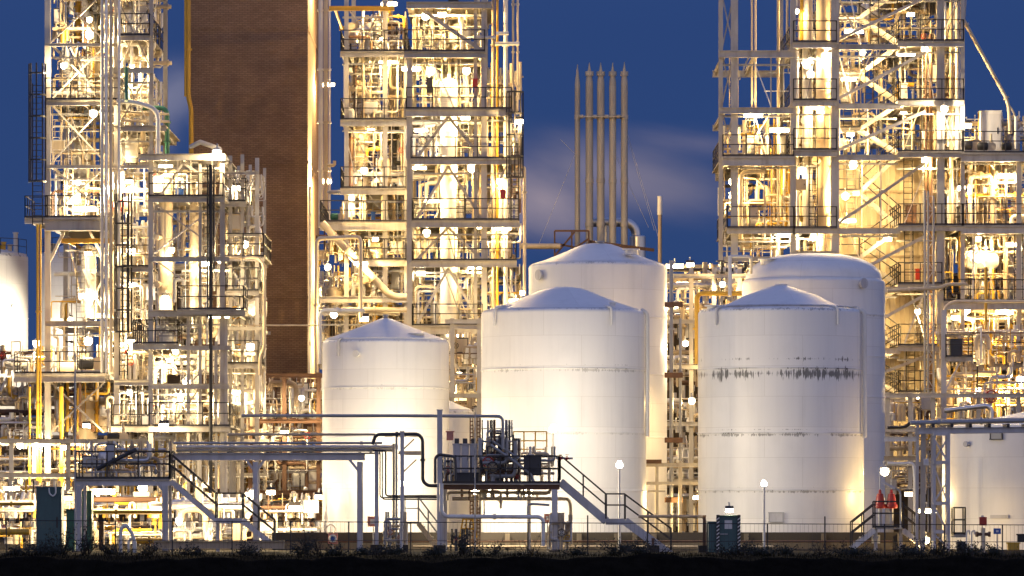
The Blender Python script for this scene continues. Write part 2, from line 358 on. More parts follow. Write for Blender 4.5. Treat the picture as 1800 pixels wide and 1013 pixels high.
def manifold(label, x0, x1, ya, yb, d0, d1, n, seed, pal=PAL, ref=None, name='pipe_manifold', cat='pipework', rmax=.13, boxes=1, valves=2, vert=.4, group='pipe manifolds on the towers and racks', fill=True):
    """connected pipework in the box between pixel columns x0..x1 and rows ya (top)..yb (bottom), d0..d1 deep"""
    g = random.Random(seed); ref = ref or d0
    X0, X1, Z1, Z0 = P(x0,0,ref).x, P(x1,0,ref).x, P(0,ya,ref).z, max(.02, P(0,yb,ref).z)
    t = thing(name, label, cat, Vector(((X0+X1)/2, (d0+d1)/2, Z0)), group)
    U = g.uniform
    def rx(): return U(X0+.1,X1-.1)
    def ry(): return d0+(d1-d0)*g.random()**1.3
    def rz(): return U(Z0+.25,Z1-.25)
    for i in range(n):
        r = g.choice([.022,.022,.028,.035,.035,.045,.055,.07,.09,.12]); r = min(r, rmax); mat = g.choice(pal); k = g.random()
        if k < vert:
            x, y = rx(), ry()
            if g.random() < .45: pts = [(x,y,Z0),(x,y,Z1)]
            else:
                z = rz(); x2 = min(X1-.05, max(X0+.05, x+U(-1.6,1.6))); pts = [(x,y,Z0),(x,y,z),(x2,y,z),(x2,y,Z1)]
        elif k < vert+.36:
            z, y = rz(), ry(); a, b = sorted((rx(), rx()))
            if b-a < .8: a, b = max(X0, a-.8), min(X1, b+.8)
            if g.random() < .35: a, b = X0, X1
            pts = [(a,y,z),(b,y,z)]
            if g.random() < .6: pts.append((b,y,min(Z1,z+U(.5,1.6))))
            if g.random() < .6: pts.insert(0,(a,y,max(Z0,z-U(.5,1.6))))
        else:
            z, y = rz(), d0+U(0,.8); x = rx(); x2 = min(X1-.05, max(X0+.05, x+U(-1.3,1.3)))
            pts = [(x,y,Z0),(x,y,z),(x,min(d1,y+U(.8,2.5)),z),(x,min(d1,y+U(2.6,3.5)),min(Z1,z+.9))]
            if g.random() < .5: pts = [(x,y,z-U(.3,.9)),(x,y,z),(x2,y,z),(x2,y,z-U(.4,1.2))]
        elbow_pipe(t, pts, r, mat, flanges=2, rnd=g)
        if i < valves:
            a, b = Vector(pts[0]), Vector(pts[1])
            if (b-a).length > r*10: valve(t, a.lerp(b, U(.3,.7)), b-a, r*1.05, g.choice(['cream','white','galv','red'] if g.random() < .3 else ['cream','white','tan']), g.choice(['dark','dark','red','yellow']))
    for i in range(boxes):
        x, y, z, w, h = rx(), d0+U(0,1.2), Z0+U(0,.4*(Z1-Z0)), U(.35,.8), U(.5,1.1)
        b = MB().box(x-w/2,x+w/2,y,y+.35,z,z+h).build('cabinet', g.choice(['white','cream','galv','screen']), t)
        MB().box(x-w*.42,x+w*.42,y-.02,y,z+.06,z+h-.06).build('door', g.choice(['white','grey','cream']), b)
    if fill:
        for i in range(g.choice([0,1,1])):
            x, y, w = rx(), d0+U(.8,2), U(.25,.5); h = min((Z1-Z0)*.75, U(.9,2.2))
            x = min(X1-w-.05, max(X0+w+.05, x))
            MB().lathe(Vector((x,y,Z0)), [(w*.8,0),(w*.8,.25),(w,.27),(w,h-w*.5),(w*.9,h-w*.25),(w*.6,h-w*.06),(w*.15,h),(w*.15,h+.15)], 16).build('drum', g.choice(['white','cream','silver']), t)
    return t

def vessel(label, px, ytop, ybot, wpx, d, mat='white', name='process_column', cat='vessel', rings=5, nozzles=4, seed=0, hoodz=None, skirt=True):
    g = random.Random(seed); c = P(px,ybot,d); z1 = P(px,ytop,d).z; r = wpx*S(d)/2; z0 = max(0, c.z); H = z1-z0
    t = thing(name, label, cat, Vector((c.x,d,z0)))
    o = Vector((c.x,d,z0))
    prof = [(r*.97,0),(r*.97,min(.6,H*.1)),(r,min(.62,H*.1+.02)),(r,H-r*.75),(r*.96,H-r*.55),(r*.82,H-r*.32),(r*.55,H-r*.12),(r*.2,H-.02),(r*.17,H),(r*.17,H+r*.4)]
    MB().lathe(o, prof, 28).build('shell', mat, t)
    for i in range(rings):
        z = H*(i+.6)/(rings+.2); MB().lathe(o+Vector((0,0,z)), [(r*.99,0),(r*1.045,.01),(r*1.045,.09),(r*.99,.1)], 28, cap=False).build('stiffening_ring', mat, t)
    for i in range(nozzles):
        a = g.uniform(-2.7,-.45); z = g.uniform(.1,.9)*H; dr = Vector((math.cos(a), math.sin(a), 0)); rr = g.choice([.07,.1,.14])
        m = MB().tube([o+Vector((0,0,z))+dr*r*.9, o+Vector((0,0,z))+dr*(r+.3)], rr, 10); m.lathe(o+Vector((0,0,z))+dr*(r+.24), [(rr,0),(rr*1.7,0),(rr*1.7,.06),(rr*.3,.07)], 12, dr); m.build('nozzle', mat, t)
    return t

LAMPS = []; LM = 2.05
def floodlight(px, py, d, power, zone='', post=None, size=.17, col=None, white=False, label=None, bracket=True):
    LAMPS.append(dict(px=px, py=py, d=d, w=power, zone=zone, post=post, size=size, col=col, white=white, label=label))
def make_lamp(L, label, group):
    px, py, d, s = L['px'], L['py'], L['d'], L['size']; p = P(px,py,d); post = L['post']
    t = thing('lamp_post' if post is not None else 'floodlight', label, 'lamp post' if post is not None else 'lamp', Vector((p.x,d,post if post is not None else p.z)), group)
    if post is not None:
        MB().tube([Vector((p.x,d,post)), Vector((p.x,d,post+.9)), Vector((p.x,d,p.z-s*.95))], [.06,.055,.045], 10, bend=0).build('pole', 'white', t)
        MB().lathe(Vector((p.x,d,p.z-s*1.1)), [(.07,0),(s*.62,s*.1),(s*.62,s*.25),(s*.5,s*.3)], 14).build('collar', 'galv', t)
        MB().lathe(Vector((p.x,d,p.z+s*.92)), [(s*.7,0),(s*.66,s*.12),(s*.3,s*.28),(.01,s*.32)], 14).build('cap', 'galv', t)
    else:
        MB().tube([Vector((p.x,d+.16,p.z+s*.8)), Vector((p.x,d+.16,p.z+s*2.2)), Vector((p.x,d+.75,p.z+s*2.2))], .03, 7).build('bracket', 'galv', t)
        if L.get('shape',0) == 1: MB().box(p.x-s*2.5,p.x+s*2.5,d-.02,d+.12,p.z+s*.42,p.z+s*.75).build('housing','galv',t)
        elif L.get('shape',0) == 2:
            ax = Vector((1,0,0)); dn = Vector((0,-.55,-.83)); up2 = ax.cross(dn); MB().quad_box(p-ax*s*1.2-up2*s*.8-dn*.01, ax*s*2.4, up2*s*1.6, -dn*s*.9).build('housing','dark',t)
        else:
            MB().lathe(Vector((p.x,d+.02,p.z+s*.55)), [(s*1.12,0),(s*1.05,s*.2),(s*.6,s*.5),(s*.35,s*.75),(.05,s*.8)], 14, Vector((0,.25,1))).build('housing', 'galv', t)
    k = L.get('shape', 0); lm_ = 'bulb' if L['white'] else 'lens'
    prof = [(.02,0),(s*.5,s*.12),(s*.87,s*.5),(s,s),(s*.87,s*1.5),(s*.5,s*1.88),(.02,s*2)]
    if k == 1:                                                           # long tube fitting
        MB().lathe(p-Vector((s*2.4,0,0)), [(.01,0),(s*.38,s*.1),(s*.4,s*.3),(s*.4,s*4.5),(s*.38,s*4.7),(.01,s*4.8)], 10, Vector((1,0,.0))).build('lens', lm_, t)
    elif k == 2:                                                         # flat rectangular floodlight glass, tipped down
        ax = Vector((1,0,0)); dn = Vector((0,-.55,-.83)); up2 = ax.cross(dn)
        MB().quad_box(p-ax*s*1.1-up2*s*.7, ax*s*2.2, up2*s*1.4, dn*s*.35).build('lens', lm_, t)
    else: MB().lathe(p-Vector((0,0,s)), prof, 14).build('lens', lm_, t)
    ld = bpy.data.lights.new('lamp_glow', 'POINT'); ld.energy = L['w']*LM; ld.color = L['col'] or ((1,.86,.62) if L['white'] else LAMPCOL); ld.shadow_soft_size = .05
    lo = bpy.data.objects.new('lamp_glow', ld); COL.objects.link(lo); lo.parent = t
    lo.location = (Vector((p.x, d-s*1.3, p.z-s*.9)) if post is None else Vector((p.x, d-.12, p.z+s*1.25+.22)))-t.location
    return t

def haze_mat(dens):
    m = bpy.data.materials.new('thin evening air'); m.use_nodes = True; n = m.node_tree.nodes; l = m.node_tree.links
    n.remove(n['Principled BSDF']); v = n.new('ShaderNodeVolumePrincipled'); v.inputs['Density'].default_value = dens; v.inputs['Color'].default_value = (.9,.9,.92,1); v.inputs['Anisotropy'].default_value = .8
    l.new(v.outputs[0], n['Material Output'].inputs['Volume']); return m
M['haze'] = haze_mat(.00022)

# ================================================================== CAMERA, SKY
cam = bpy.data.objects.new('camera', bpy.data.cameras.new('camera')); COL.objects.link(cam); sc.camera = cam
cam.location = (0,0,CH); cam.rotation_euler = (R(90),0,0); cam.data.sensor_width = 36; cam.data.lens = F/1800*36
cam.data.shift_y = (HY-506.5)/1800; cam.data.clip_start = 1; cam.data.clip_end = 20000
w = bpy.data.worlds.new('World'); sc.world = w; w.use_nodes = True
n, l = w.node_tree.nodes, w.node_tree.links; bg = n['Background']
SKY_STR = .12
# blue hour: deep even blue where the camera looks, the last pale light of the day high up and behind the camera
tc0 = n.new('ShaderNodeTexCoord'); nz = n.new('ShaderNodeVectorMath'); nz.operation = 'NORMALIZE'; l.new(tc0.outputs['Generated'], nz.inputs[0])
sx = n.new('ShaderNodeSeparateXYZ'); l.new(nz.outputs[0], sx.inputs[0])
def srange(sock, a, b, stops):
    k = n.new('ShaderNodeMapRange'); k.inputs['From Min'].default_value = a; k.inputs['From Max'].default_value = b; l.new(sock, k.inputs['Value'])
    r_ = ramp(n, [(p, tuple(x/SKY_STR for x in c)) for p, c in stops]); l.new(k.outputs['Result'], r_.inputs['Fac']); return r_.outputs['Color']
front = srange(sx.outputs['Z'], -.02, 1.0, [(0,(.0215,.047,.138)),(.06,(.0203,.0475,.144)),(.12,(.0187,.0455,.147)),(.35,(.045,.09,.26)),(1,(.10,.15,.36))])
back = srange(sx.outputs['Z'], -.02, 1.0, [(0,(.46,.43,.52)),(.22,(.44,.43,.56)),(.55,(.20,.24,.46)),(1,(.09,.14,.36))])
kf = n.new('ShaderNodeMapRange'); kf.interpolation_type = 'SMOOTHSTEP'; kf.inputs['From Min'].default_value = .75; kf.inputs['From Max'].default_value = -.5; l.new(sx.outputs['Y'], kf.inputs['Value'])
skm = n.new('ShaderNodeMix'); skm.data_type = 'RGBA'; l.new(kf.outputs['Result'], skm.inputs['Factor']); l.new(front, skm.inputs['A']); l.new(back, skm.inputs['B'])
tc = n.new('ShaderNodeTexCoord')
def cloud(px, py, sx, sy, tilt, col, amt, prev, seed):
    """one smear of drifting vapour in the sky, an ellipse of directions broken by stretched noise"""
    D = Vector(((px-900)/F, 1, (HY-py)/F))
    mp = n.new('ShaderNodeMapping'); mp.vector_type = 'POINT'; mp.inputs['Location'].default_value = -D
    l.new(tc.outputs['Generated'], mp.inputs[0])
    m2 = n.new('ShaderNodeMapping'); m2.inputs['Rotation'].default_value = (0,R(tilt),0); l.new(mp.outputs[0], m2.inputs[0])
    m3 = n.new('ShaderNodeMapping'); m3.inputs['Scale'].default_value = (F/sx,0,F/sy); l.new(m2.outputs[0], m3.inputs[0])
    ln = n.new('ShaderNodeVectorMath'); ln.operation = 'LENGTH'; l.new(m3.outputs[0], ln.inputs[0])
    no = n.new('ShaderNodeTexNoise'); no.inputs['Scale'].default_value = .9; no.inputs['Detail'].default_value = 4; no.inputs['Roughness'].default_value = .5
    m4 = n.new('ShaderNodeMapping'); m4.inputs['Location'].default_value = (seed,seed*2,0); l.new(m3.outputs[0], m4.inputs[0]); l.new(m4.outputs[0], no.inputs['Vector'])
    ad = n.new('ShaderNodeMath'); ad.operation = 'MULTIPLY_ADD'; ad.inputs[1].default_value = .9; l.new(no.outputs['Fac'], ad.inputs[0]); l.new(ln.outputs['Value'], ad.inputs[2])
    mr = n.new('ShaderNodeMapRange'); mr.interpolation_type = 'SMOOTHERSTEP'; mr.inputs['From Min'].default_value = 1.5; mr.inputs['From Max'].default_value = .15; mr.inputs['To Max'].default_value = amt
    l.new(ad.outputs[0], mr.inputs['Value'])
    mx = n.new('ShaderNodeMix'); mx.data_type = 'RGBA'; mx.inputs['B'].default_value = (*col,1); l.new(mr.outputs['Result'], mx.inputs['Factor']); l.new(prev, mx.inputs['A'])
    return mx.outputs['Result']
out = skm.outputs['Result']
CC = SKY_STR
for c in CLOUDS if 'CLOUDS' in globals() else [(1080,305,300,95,-14,(.185,.165,.22),.8,3.1),(955,355,200,100,-20,(.28,.23,.265),.85,7.7),(1230,255,190,40,-9,(.13,.125,.20),.6,1.3),
          (300,175,85,120,-50,(.19,.19,.27),.7,5.2),(250,260,80,100,-40,(.23,.21,.28),.65,2.4)]:
    out = cloud(*c[:5], tuple(x/CC for x in c[5]), c[6], out, c[7])
l.new(out, bg.inputs['Color']); bg.inputs['Strength'].default_value = SKY_STR
sc.view_settings.view_transform = 'Standard'; sc.view_settings.look = 'None'; sc.view_settings.exposure = .35; sc.view_settings.gamma = 1
sc.render.engine = 'CYCLES'; cy = sc.cycles
cy.use_denoising = True; cy.denoiser = 'OPENIMAGEDENOISE'; cy.sample_clamp_indirect = 6; cy.max_bounces = 6; cy.diffuse_bounces = 4; cy.glossy_bounces = 3; cy.caustics_reflective = False; cy.caustics_refractive = False; cy.use_light_tree = True

# ================================================================== GROUND
def sheet(name, x0, x1, y0, y1, z, mat, kind='structure', nx=1, ny=1, zf=None):
    m = MB()
    for j in range(ny+1):
        for i in range(nx+1):
            x, y = x0+(x1-x0)*i/nx, y0+(y1-y0)*j/ny; m.v.append(Vector((x,y,z if zf is None else zf(x,y))))
    for j in range(ny):
        for i in range(nx):
            a = j*(nx+1)+i; m.f.append((a,a+1,a+nx+2,a+nx+1))
    if zf: m.smooth = True
    o = m.build(name, mat, None, Vector((0,0,0))); o['kind'] = kind; return o
sheet('ground', -6000, 6000, 172.5, 9000, 0, 'yard')
def verge_z(x, y):
    if y > 172.5: return 0.0
    w_ = .10*math.sin(x*.35)*math.sin(x*.13+1)+.07*math.sin(x*1.1+2)+.05*math.sin(x*2.7)+.03*math.sin(x*5.3+1)
    k = (172.5-y)
    if k < 1.6: return .006*(1-k/1.6)+(w_-.08)*k/1.6
    return w_*max(0,1-(k-1.6)/5)-.08-(k-1.6)*.55
sheet('verge', -60, 60, 165.7, 172.5, 0, 'soil', 'structure', 240, 34, verge_z)
sheet('lower_ground', -6000, 6000, -300, 166, -2.75, 'soil')
# ================================================================== TANKS
def tank(name, label, px, wpx, y_eave, y_apex, d, seams, grime, style='cone', mat=None, ybase=936, inset=.10, seg=72):
    s = S(d); r = wpx*s/2; c = P(px,0,d); zb = 0.0; ze = P(0,y_eave,d).z; za = P(0,y_apex,d).z
    t = thing(name, label, 'storage tank', Vector((c.x,d,0)))
    mt = tank_mat(mat or label, (.79,.77,.74), [(P(0,y,d).z, st, sp) for y, st, sp in grime]); o = Vector((c.x,d,0)); k = r*.06
    prof = [(r,0)]+[(r-k*(1-math.cos(a)), ze-k+k*math.sin(a)) for a in [R(15*i) for i in range(6)]]
    MB().lathe(o, [(r,0),(r,ze*.5)]+prof[1:]+[(r*.925,ze+.015)], seg, cap=False).build('shell', mt, t)
    h = za-ze
    if style == 'cone': rp = [(r*(1-inset),ze-.02),(r*(1-inset),ze+.05),(r*(1-inset)*.75,ze+h*.28),(r*.45,ze+h*.57),(r*.25,ze+h*.80),(r*.13,ze+h*.94),(r*.07,ze+h),(.01,ze+h+.01)]
    elif style == 'bell': rp = [(r*.955,ze),(r*.80,ze+h*.16),(r*.64,ze+h*.36),(r*.45,ze+h*.62),(r*.30,ze+h*.84),(r*.2,ze+h*.95),(r*.1,ze+h*.995),(.01,ze+h)]
    else: rp = [(r*.955*math.cos(R(a))**.75 if a < 90 else .01, ze+h*math.sin(R(a))) for a in range(0,91,9)]
    MB().lathe(o, rp, seg, cap=False).build('roof', mt, t)
    for y in seams:
        z = P(0,y,d).z; MB().lathe(o+Vector((0,0,z)), [(r*.998,-.05),(r+.022,-.045),(r+.03,.0),(r+.022,.03),(r*.998,.035)], seg, cap=False).build('seam_band', mt, t)
    return t, o, r, ze, za
def tank_patch(t, o, r, px, py, d, w, h, name, mat, off=.02):
    """flat thing fixed to the tank wall at the given place on it"""
    x = P(px,0,d).x-o.x; x = max(-r*.97, min(r*.97, x)); a = math.acos(x/r); nrm = Vector((math.cos(a), -math.sin(a), 0)); tg = Vector((-nrm.y, nrm.x, 0))
    c = o+nrm*(r+off)+Vector((0,0,P(0,py,d).z)); s = S(d)
    return c, nrm, tg
def plate_on(t, o, r, px, py, d, wpx, hpx, name, mat, frame=None):
    c, nr, tg = tank_patch(t,o,r,px,py,d,0,0,name,mat); s = S(d); w, h = wpx*s, hpx*s
    b = MB().quad_box(c-tg*w/2-Vector((0,0,h/2)), tg*w, nr*.04, Vector((0,0,h))).build(name, mat, t)
    if frame:
        m = MB()
        for k in (-1,1):
            m.quad_box(c-tg*(w/2+.04)+Vector((0,0,k*h/2-.02)), tg*(w+.08), nr*.06, Vector((0,0,.04))); m.quad_box(c+tg*(k*w/2-.02)-Vector((0,0,h/2-.022)), tg*.04, nr*.058, Vector((0,0,h-.044)))
        m.build('frame', frame, b)
def manway(t, o, r, px, py, d, rad, mat='galv'):
    c, nr, tg = tank_patch(t,o,r,px,py,d,0,0,'','',0)
    MB().lathe(c-nr*.1, [(rad,0),(rad,.22),(rad*1.25,.23),(rad*1.25,.29),(rad*.2,.30)], 20, nr).build('manway', mat, t)
def roof_nozzle(t, o, x, y, z, rad, h, mat='white'):
    MB().lathe(Vector((o.x+x,o.y+y,z)), [(rad,0),(rad,h),(rad*1.35,h+.01),(rad*1.35,h+.07),(rad*.2,h+.08)], 14).build('roof_nozzle', mat, t)
def drain_spout(t, o, r, ze, px, d):
    x = P(px,0,d).x-o.x; a = math.acos(max(-.96,min(.96,x/r))); nr = Vector((math.cos(a),-math.sin(a),0))
    MB().tube([o+nr*(r*.86)+Vector((0,0,ze+.05)), o+nr*(r+.1)+Vector((0,0,ze+.03)), o+nr*(r+.11)+Vector((0,0,ze-.75))], .055, 8, bend=.2).build('overflow_pipe', 'white', t)

t1 = tank('storage_tank', 'smallest cone-roofed white tank of the front row, beside the brick stack', 678, 223, 599, 560, 204, [683,770,850], [(683,.05,.2),(600,.1,.2)], 'cone', inset=.04)
roof_nozzle(t1[0], t1[1], 0,0,t1[4]-.02,.1,.12,'galv'); roof_nozzle(t1[0],t1[1],1.35,-1.6,t1[3]+.1,.3,.1); manway(t1[0],t1[1],t1[2],632,625,204,.13,'white'); drain_spout(t1[0],t1[1],t1[2],t1[3],600,204)
t2 = tank('storage_tank', 'white tank with a bluish bell roof in the middle of the front row', 991, 290, 546, 505, 200, [651,762,863], [(651,.22,.3),(546,.1,.2),(762,.05,.2)], 'bell')
roof_nozzle(t2[0],t2[1],-2.55,-1.5,t2[3]-.08,.34,.16); roof_nozzle(t2[0],t2[1],2.1,-2.3,t2[3]+.0,.12,.2); drain_spout(t2[0],t2[1],t2[2],t2[3],872,200); drain_spout(t2[0],t2[1],t2[2],t2[3],1070,200)
c, nr, tg = tank_patch(t2[0],t2[1],t2[2],1133,600,200,0,0,'','')
MB().tube([Vector((t2[1].x+t2[2]*.93,t2[1].y-.9,t2[3]-.0)),Vector((t2[1].x+t2[2]+.02,t2[1].y-.95,t2[3]-.15)),Vector((t2[1].x+t2[2]+.02,t2[1].y-.95,P(0,768,200).z))], .09, 10, bend=.5).build('side_pipe','white',t2[0])
t3 = tank('storage_tank', 'tall white tank standing behind the bell-roofed one, in front of the slim stacks', 1051, 243, 465, 428, 213, [560,660,770], [(465,.15,.25)], 'bell')
manway(t3[0],t3[1],t3[2],951,487,213,.2,'grey'); roof_nozzle(t3[0],t3[1],1.5,-1.9,t3[3]+.35,.3,.2); roof_nozzle(t3[0],t3[1],.1,-.4,t3[4]-.1,.18,.12,'galv')
t4 = tank('storage_tank', 'cone-roofed white tank with black drip stains along its seam', 1372.5, 291, 545, 502, 200, [651,763,862], [(651,1.0,.8),(545,.35,.3),(763,.5,.28),(862,.4,.25)], 'cone', inset=.18)
roof_nozzle(t4[0],t4[1],-3.0,-1.2,t4[3]-.05,.3,.14); drain_spout(t4[0],t4[1],t4[2],t4[3],1258,200); drain_spout(t4[0],t4[1],t4[2],t4[3],1462,200); roof_nozzle(t4[0],t4[1],2.9,-1.2,t4[3]-.08,.26,.12)
plate_on(t4[0],t4[1],t4[2],1356,909,200,24,16,'sign_plate','grey','galv')
MB().tube([Vector((t4[1].x+t4[2]*.90,t4[1].y-1.2,t4[3]-.02)),Vector((t4[1].x+t4[2]*.985,t4[1].y-1.25,t4[3]-.12)),Vector((t4[1].x+t4[2]*.985,t4[1].y-1.25,P(0,770,200).z))], .1, 10, bend=.5).build('side_pipe','white',t4[0])
MB().lathe(t4[1]+Vector((0,0,t4[3])), [(t4[2]*.828,-.02),(t4[2]*.832,.10),(t4[2]*.815,.14)], 72, cap=False).build('cone_shadow_ring','grey',t4[0])  # added grey ring that paints the shadow at the cone's foot
MB().lathe(t4[1]+Vector((0,0,t4[4]-.01)), [(.3,0),(.3,.06),(.05,.09)], 20).build('roof_cap','white',t4[0])
t5 = tank('storage_tank', 'white tank with a round dome roof behind the drip-stained one', 1430, 251, 492, 446, 213, [556,628,699], [(556,.15,.2)], 'dome')
manway(t5[0],t5[1],t5[2],1507,503,213,.19,'grey'); roof_nozzle(t5[0],t5[1],-2.2,-1.3,t5[3]+.65,.35,.2)
t6 = tank('storage_tank', 'wide white tank cut off by the frame edge, behind the lattice leg', 1822, 330, 752, 722, 198, [], [], 'cone', inset=.04)
plate_on(t6[0],t6[1],t6[2],1737,768,198,22,13,'sign_plate','galv','dark'); manway(t6[0],t6[1],t6[2],1692,782,198,.1,'grey'); plate_on(t6[0],t6[1],t6[2],1742,908,198,34,6,'name_plate','grey')
t7 = tank('storage_tank', 'low white tank peeping out between the two front tanks', 757, 150, 722, 692, 214, [], [(722,.3,.3)], 'cone', inset=.04)
t8 = tank('storage_tank', 'cream tank with yellow roof fittings cut off by the frame edge', -30, 158, 449, 428, 262, [560], [(449,.5,.3)], 'cone', inset=.03)
t9 = tank('storage_tank', 'cream tank seen between the legs of the caged-ladder tower', 118, 92, 447, 430, 264, [], [(447,.5,.3)], 'cone', inset=.03)
for tt, pts in ((t8, [(2,'yellow',.35),(9,'yellow',.55),(30,'white',1.1),(20,'cream',.4)]), (t9, [(95,'cream',.4),(128,'white',.3)])):
    for px, mt, hh in pts:
        x = P(px,0,tt[1].y).x; roof_nozzle(tt[0], tt[1], x-tt[1].x, -.8, tt[3]+.1, .13, hh, mt)
    z = tt[3]; m = railing_mb([tt[1]+Vector((tt[2]*.97*math.cos(R(a)), tt[2]*.97*math.sin(R(a)), z-.02)) for a in range(180,361,30)], .9, step=3, r=.016, kick=False); m.build('roof_railing','dark',tt[0])

# bund wall in front of the tanks
m = MB(); bw = thing('bund_wall', 'low dark concrete containment wall in front of the tanks', 'wall', Vector((4,193,0)))
xa, xb, zt = P(478,0,193).x, P(1650,0,193).x, P(0,936,193).z
MB().box(xa,xb,193,193.3,0,zt-.36).build('lower_wall','conc',bw); MB().box(xa,xb,192.97,193.33,zt-.36,zt).build('coping','dconc',bw)
for px in (892,1018,1084,1116,1150,1312,1448,1582): 
    x = P(px,0,192.8).x; MB().box(x-.1,x+.1,192.75,192.97,0,zt-.05).build('buttress','conc',bw)
MB().tube([(xa+2,192.6,P(0,952,192.6).z),(xb-2,192.6,P(0,952,192.6).z)], .045, 8).build('pipe_rail','brown',bw)
MB().tube([(xa+6,192.5,P(0,961,192.5).z),(xb-7,192.5,P(0,961,192.5).z)], .05, 8).build('pipe_rail','tan',bw)

# ================================================================== BRICK STACK
bs = thing('brick_chimney', 'huge square brown brick chimney rising out of the picture', 'chimney', Vector((P(437,0,250).x,257,0)))
xa, xb = P(334,0,250).x, P(541,0,250).x
MB().box(xa,xb,250,265,0,36).build('shaft','brick',bs)
m = MB()
for z in (13.2,20.6,28.0): m.box(xa-.03,xb+.03,249.97,265.03,z,z+.14)
m.build('string_course','brick',bs)
# ================================================================== SLIM STACKS
stk = [(1015,9,116),(1036,12.5,113),(1056,12.5,113),(1077,11.5,113),(1097.5,11.5,112)]
D_S = 290
names = ['thinnest of the five slim steel stacks, at the end beside the tall tower','slim steel stack next to the thinnest one','middle one of the five slim steel stacks','slim steel stack between the middle one and the outer pale one','outer pale slim steel stack above the drum']
for i, (px, wp, yt) in enumerate(stk):
    c = P(px,0,D_S+ .0); r = wp*S(D_S)/2*1.06; z1 = P(0,yt,D_S).z; o = Vector((c.x,D_S,0))
    t = thing('slim_stack', names[i], 'chimney stack', o.copy(), 'row of slim stacks')
    MB().lathe(o, [(r,0),(r,z1-1.4)], 18).build('flue','stack',t)
    MB().lathe(o+Vector((0,0,z1-1.4)), [(r*1.0,0),(r*.98,.25),(r*.62,.8),(r*.2,1.3),(.02,1.5)], 18).build('tip','stack',t)
    for y in (130,206,318,395):
        if i == 0 and y != 206: continue
        MB().lathe(o+Vector((0,0,P(0,y,D_S).z)), [(r,-.15),(r*1.14,-.14),(r*1.14,.14),(r,.15)], 18, cap=False).build('collar','stack',t)
z = P(0,206,D_S).z; tie = thing('tie_bar','thin spacer bar joining the five slim stacks','tie bar',Vector((P(1056,0,D_S).x,D_S-.3,z)),None)
MB().bar(Vector((P(1019,0,D_S).x,D_S-.32,z)),Vector((P(1097,0,D_S).x,D_S-.32,z)),.07,.08).build('bar','stack',tie)
for px in (1022,1046,1066,1087): MB().lathe(Vector((P(px,0,D_S).x-.12,D_S-.32,z)), [(.13,0),(.13,.24)], 10, Vector((1,0,0))).build('clamp','stack',tie)
du = thing('flue_duct','silver duct bending down into a drum behind the slim stacks','duct',P(1090,440,291.5))
q = lambda x,y,dd=291.5: P(x,y,dd)
MB().tube([q(1030,391),q(1106,391),q(1118,404),q(1118,445)],.30,12,bend=.5).build('duct','silver',du)
MB().lathe(q(1121,470)-Vector((0,0,q(0,470).z)), [(.4,0),(.4,q(0,470).z-.1)],20).build('pedestal','silver',du); MB().lathe(q(1121,470), [(.52,0),(.52,1.95),(.45,2.02),(.1,2.05)],24).build('drum','silver',du)
MB().tube([q(1066,391),q(1066,440)],.22,10).build('branch','silver',du)
hp = tag(MB().tube([P(915,433,286),P(985,433,286)],.18,10).build('overhead_pipe','cream'),'straight cream pipe crossing the sky between tall tower and dark truss','pipe')
tr = thing('roof_truss','dark steel truss at the foot of the slim stacks','truss',P(1000,445,288))
for a,b in (((975,406),(1035,406)),((975,406),(975,888)),((1035,406),(1035,888)),((975,450),(1010,408)),((990,450),(1035,420)),((975,428),(1035,440)),((1005,406),(1005,450))):
    MB().bar(P(*a,288),P(*b,288),.1,.12).build('strut','brown',tr)
MB().bar(P(1035,425,288.3),P(1150,440,288.3),.12,.2).build('beam','brown',tr)
for a,b in (((1012,268),(948,428)),((1098,225),(1150,405)),((1100,225),(1158,420)),((1080,268),(1140,400)),((985,245),(1015,275))):
    o = tag(MB().tube([P(*a,290.6),P(*b,290.6)],.013,5).build('guy_wire','grey'),'thin dark guy wire slanting from the slim stacks','wire','guy wires of the slim stacks')
s6 = thing('slim_stack','short lone stack with a pale upper half behind the tanks','chimney stack',Vector((P(1160,0,270).x,270,0)))
MB().lathe(Vector((P(1160,0,270).x,270,0)),[(.3,0),(.3,P(0,500,270).z),(.12,P(0,480,270).z),(.12,P(0,378,270).z)],12).build('flue','tan',s6); MB().lathe(P(1160,378,270),[(.15,0),(.16,.05),(.15,1.1),(.11,1.13)],12).build('sleeve','white',s6)

# ================================================================== TOWERS
A0, B0, C1, C2, D0 = 232, 212, 238, 235, 236
def lv(y, a, b, **k): return dict(y=y, a=a, b=b, **k)
def X(xa, ya, xb, yb, w=.12, dd=.25): return [(xa,ya,xb,yb,w,dd),(xa,yb,xb,ya,w,dd+.15)]
ta = steel_tower('steel_tower', 'open steel tower with a caged ladder, cut off by the top edge', 'tower', [(84,-90,.34),(205,-90,.3),(266,-90,.22)], A0, 241, -90,
    [lv(-40,84,266), lv(75,84,205,deck=False,h=.2), lv(64,210,262,h=.25), lv(118,205,266,deck=False,h=.35), lv(177,84,212,h=.3), lv(222,205,290,deck=True,rail=False,h=.3), lv(289,84,266,deck=False,h=.22), lv(383,84,188,h=.8), lv(384,48,83,h=.3,d1=236),
     lv(418,112,190,deck=False,h=.3,mat='yellow'), lv(470,205,262,h=.25), lv(563,84,205,deck=False,h=.35), lv(657,30,183,h=.5), lv(668,205,262,h=.3,rail=False), lv(750,200,262,h=.3)],
    X(86,-20,188,75)+X(86,75,188,177)+X(86,180,188,289)+X(86,289,188,380)+X(207,0,264,118,.1)+X(207,120,264,222,.1)+[(112,408,86,462,.22),(158,408,184,458,.22)]+X(88,672,182,760,.13)+X(140,470,182,560,.15,2)+X(207,480,262,560,.1,4))
ladder_parts(ta, 66, A0-.6, 147, 396, w=.5)
ladder_parts(ta, 217, A0-.6, 376, 660, w=.4)
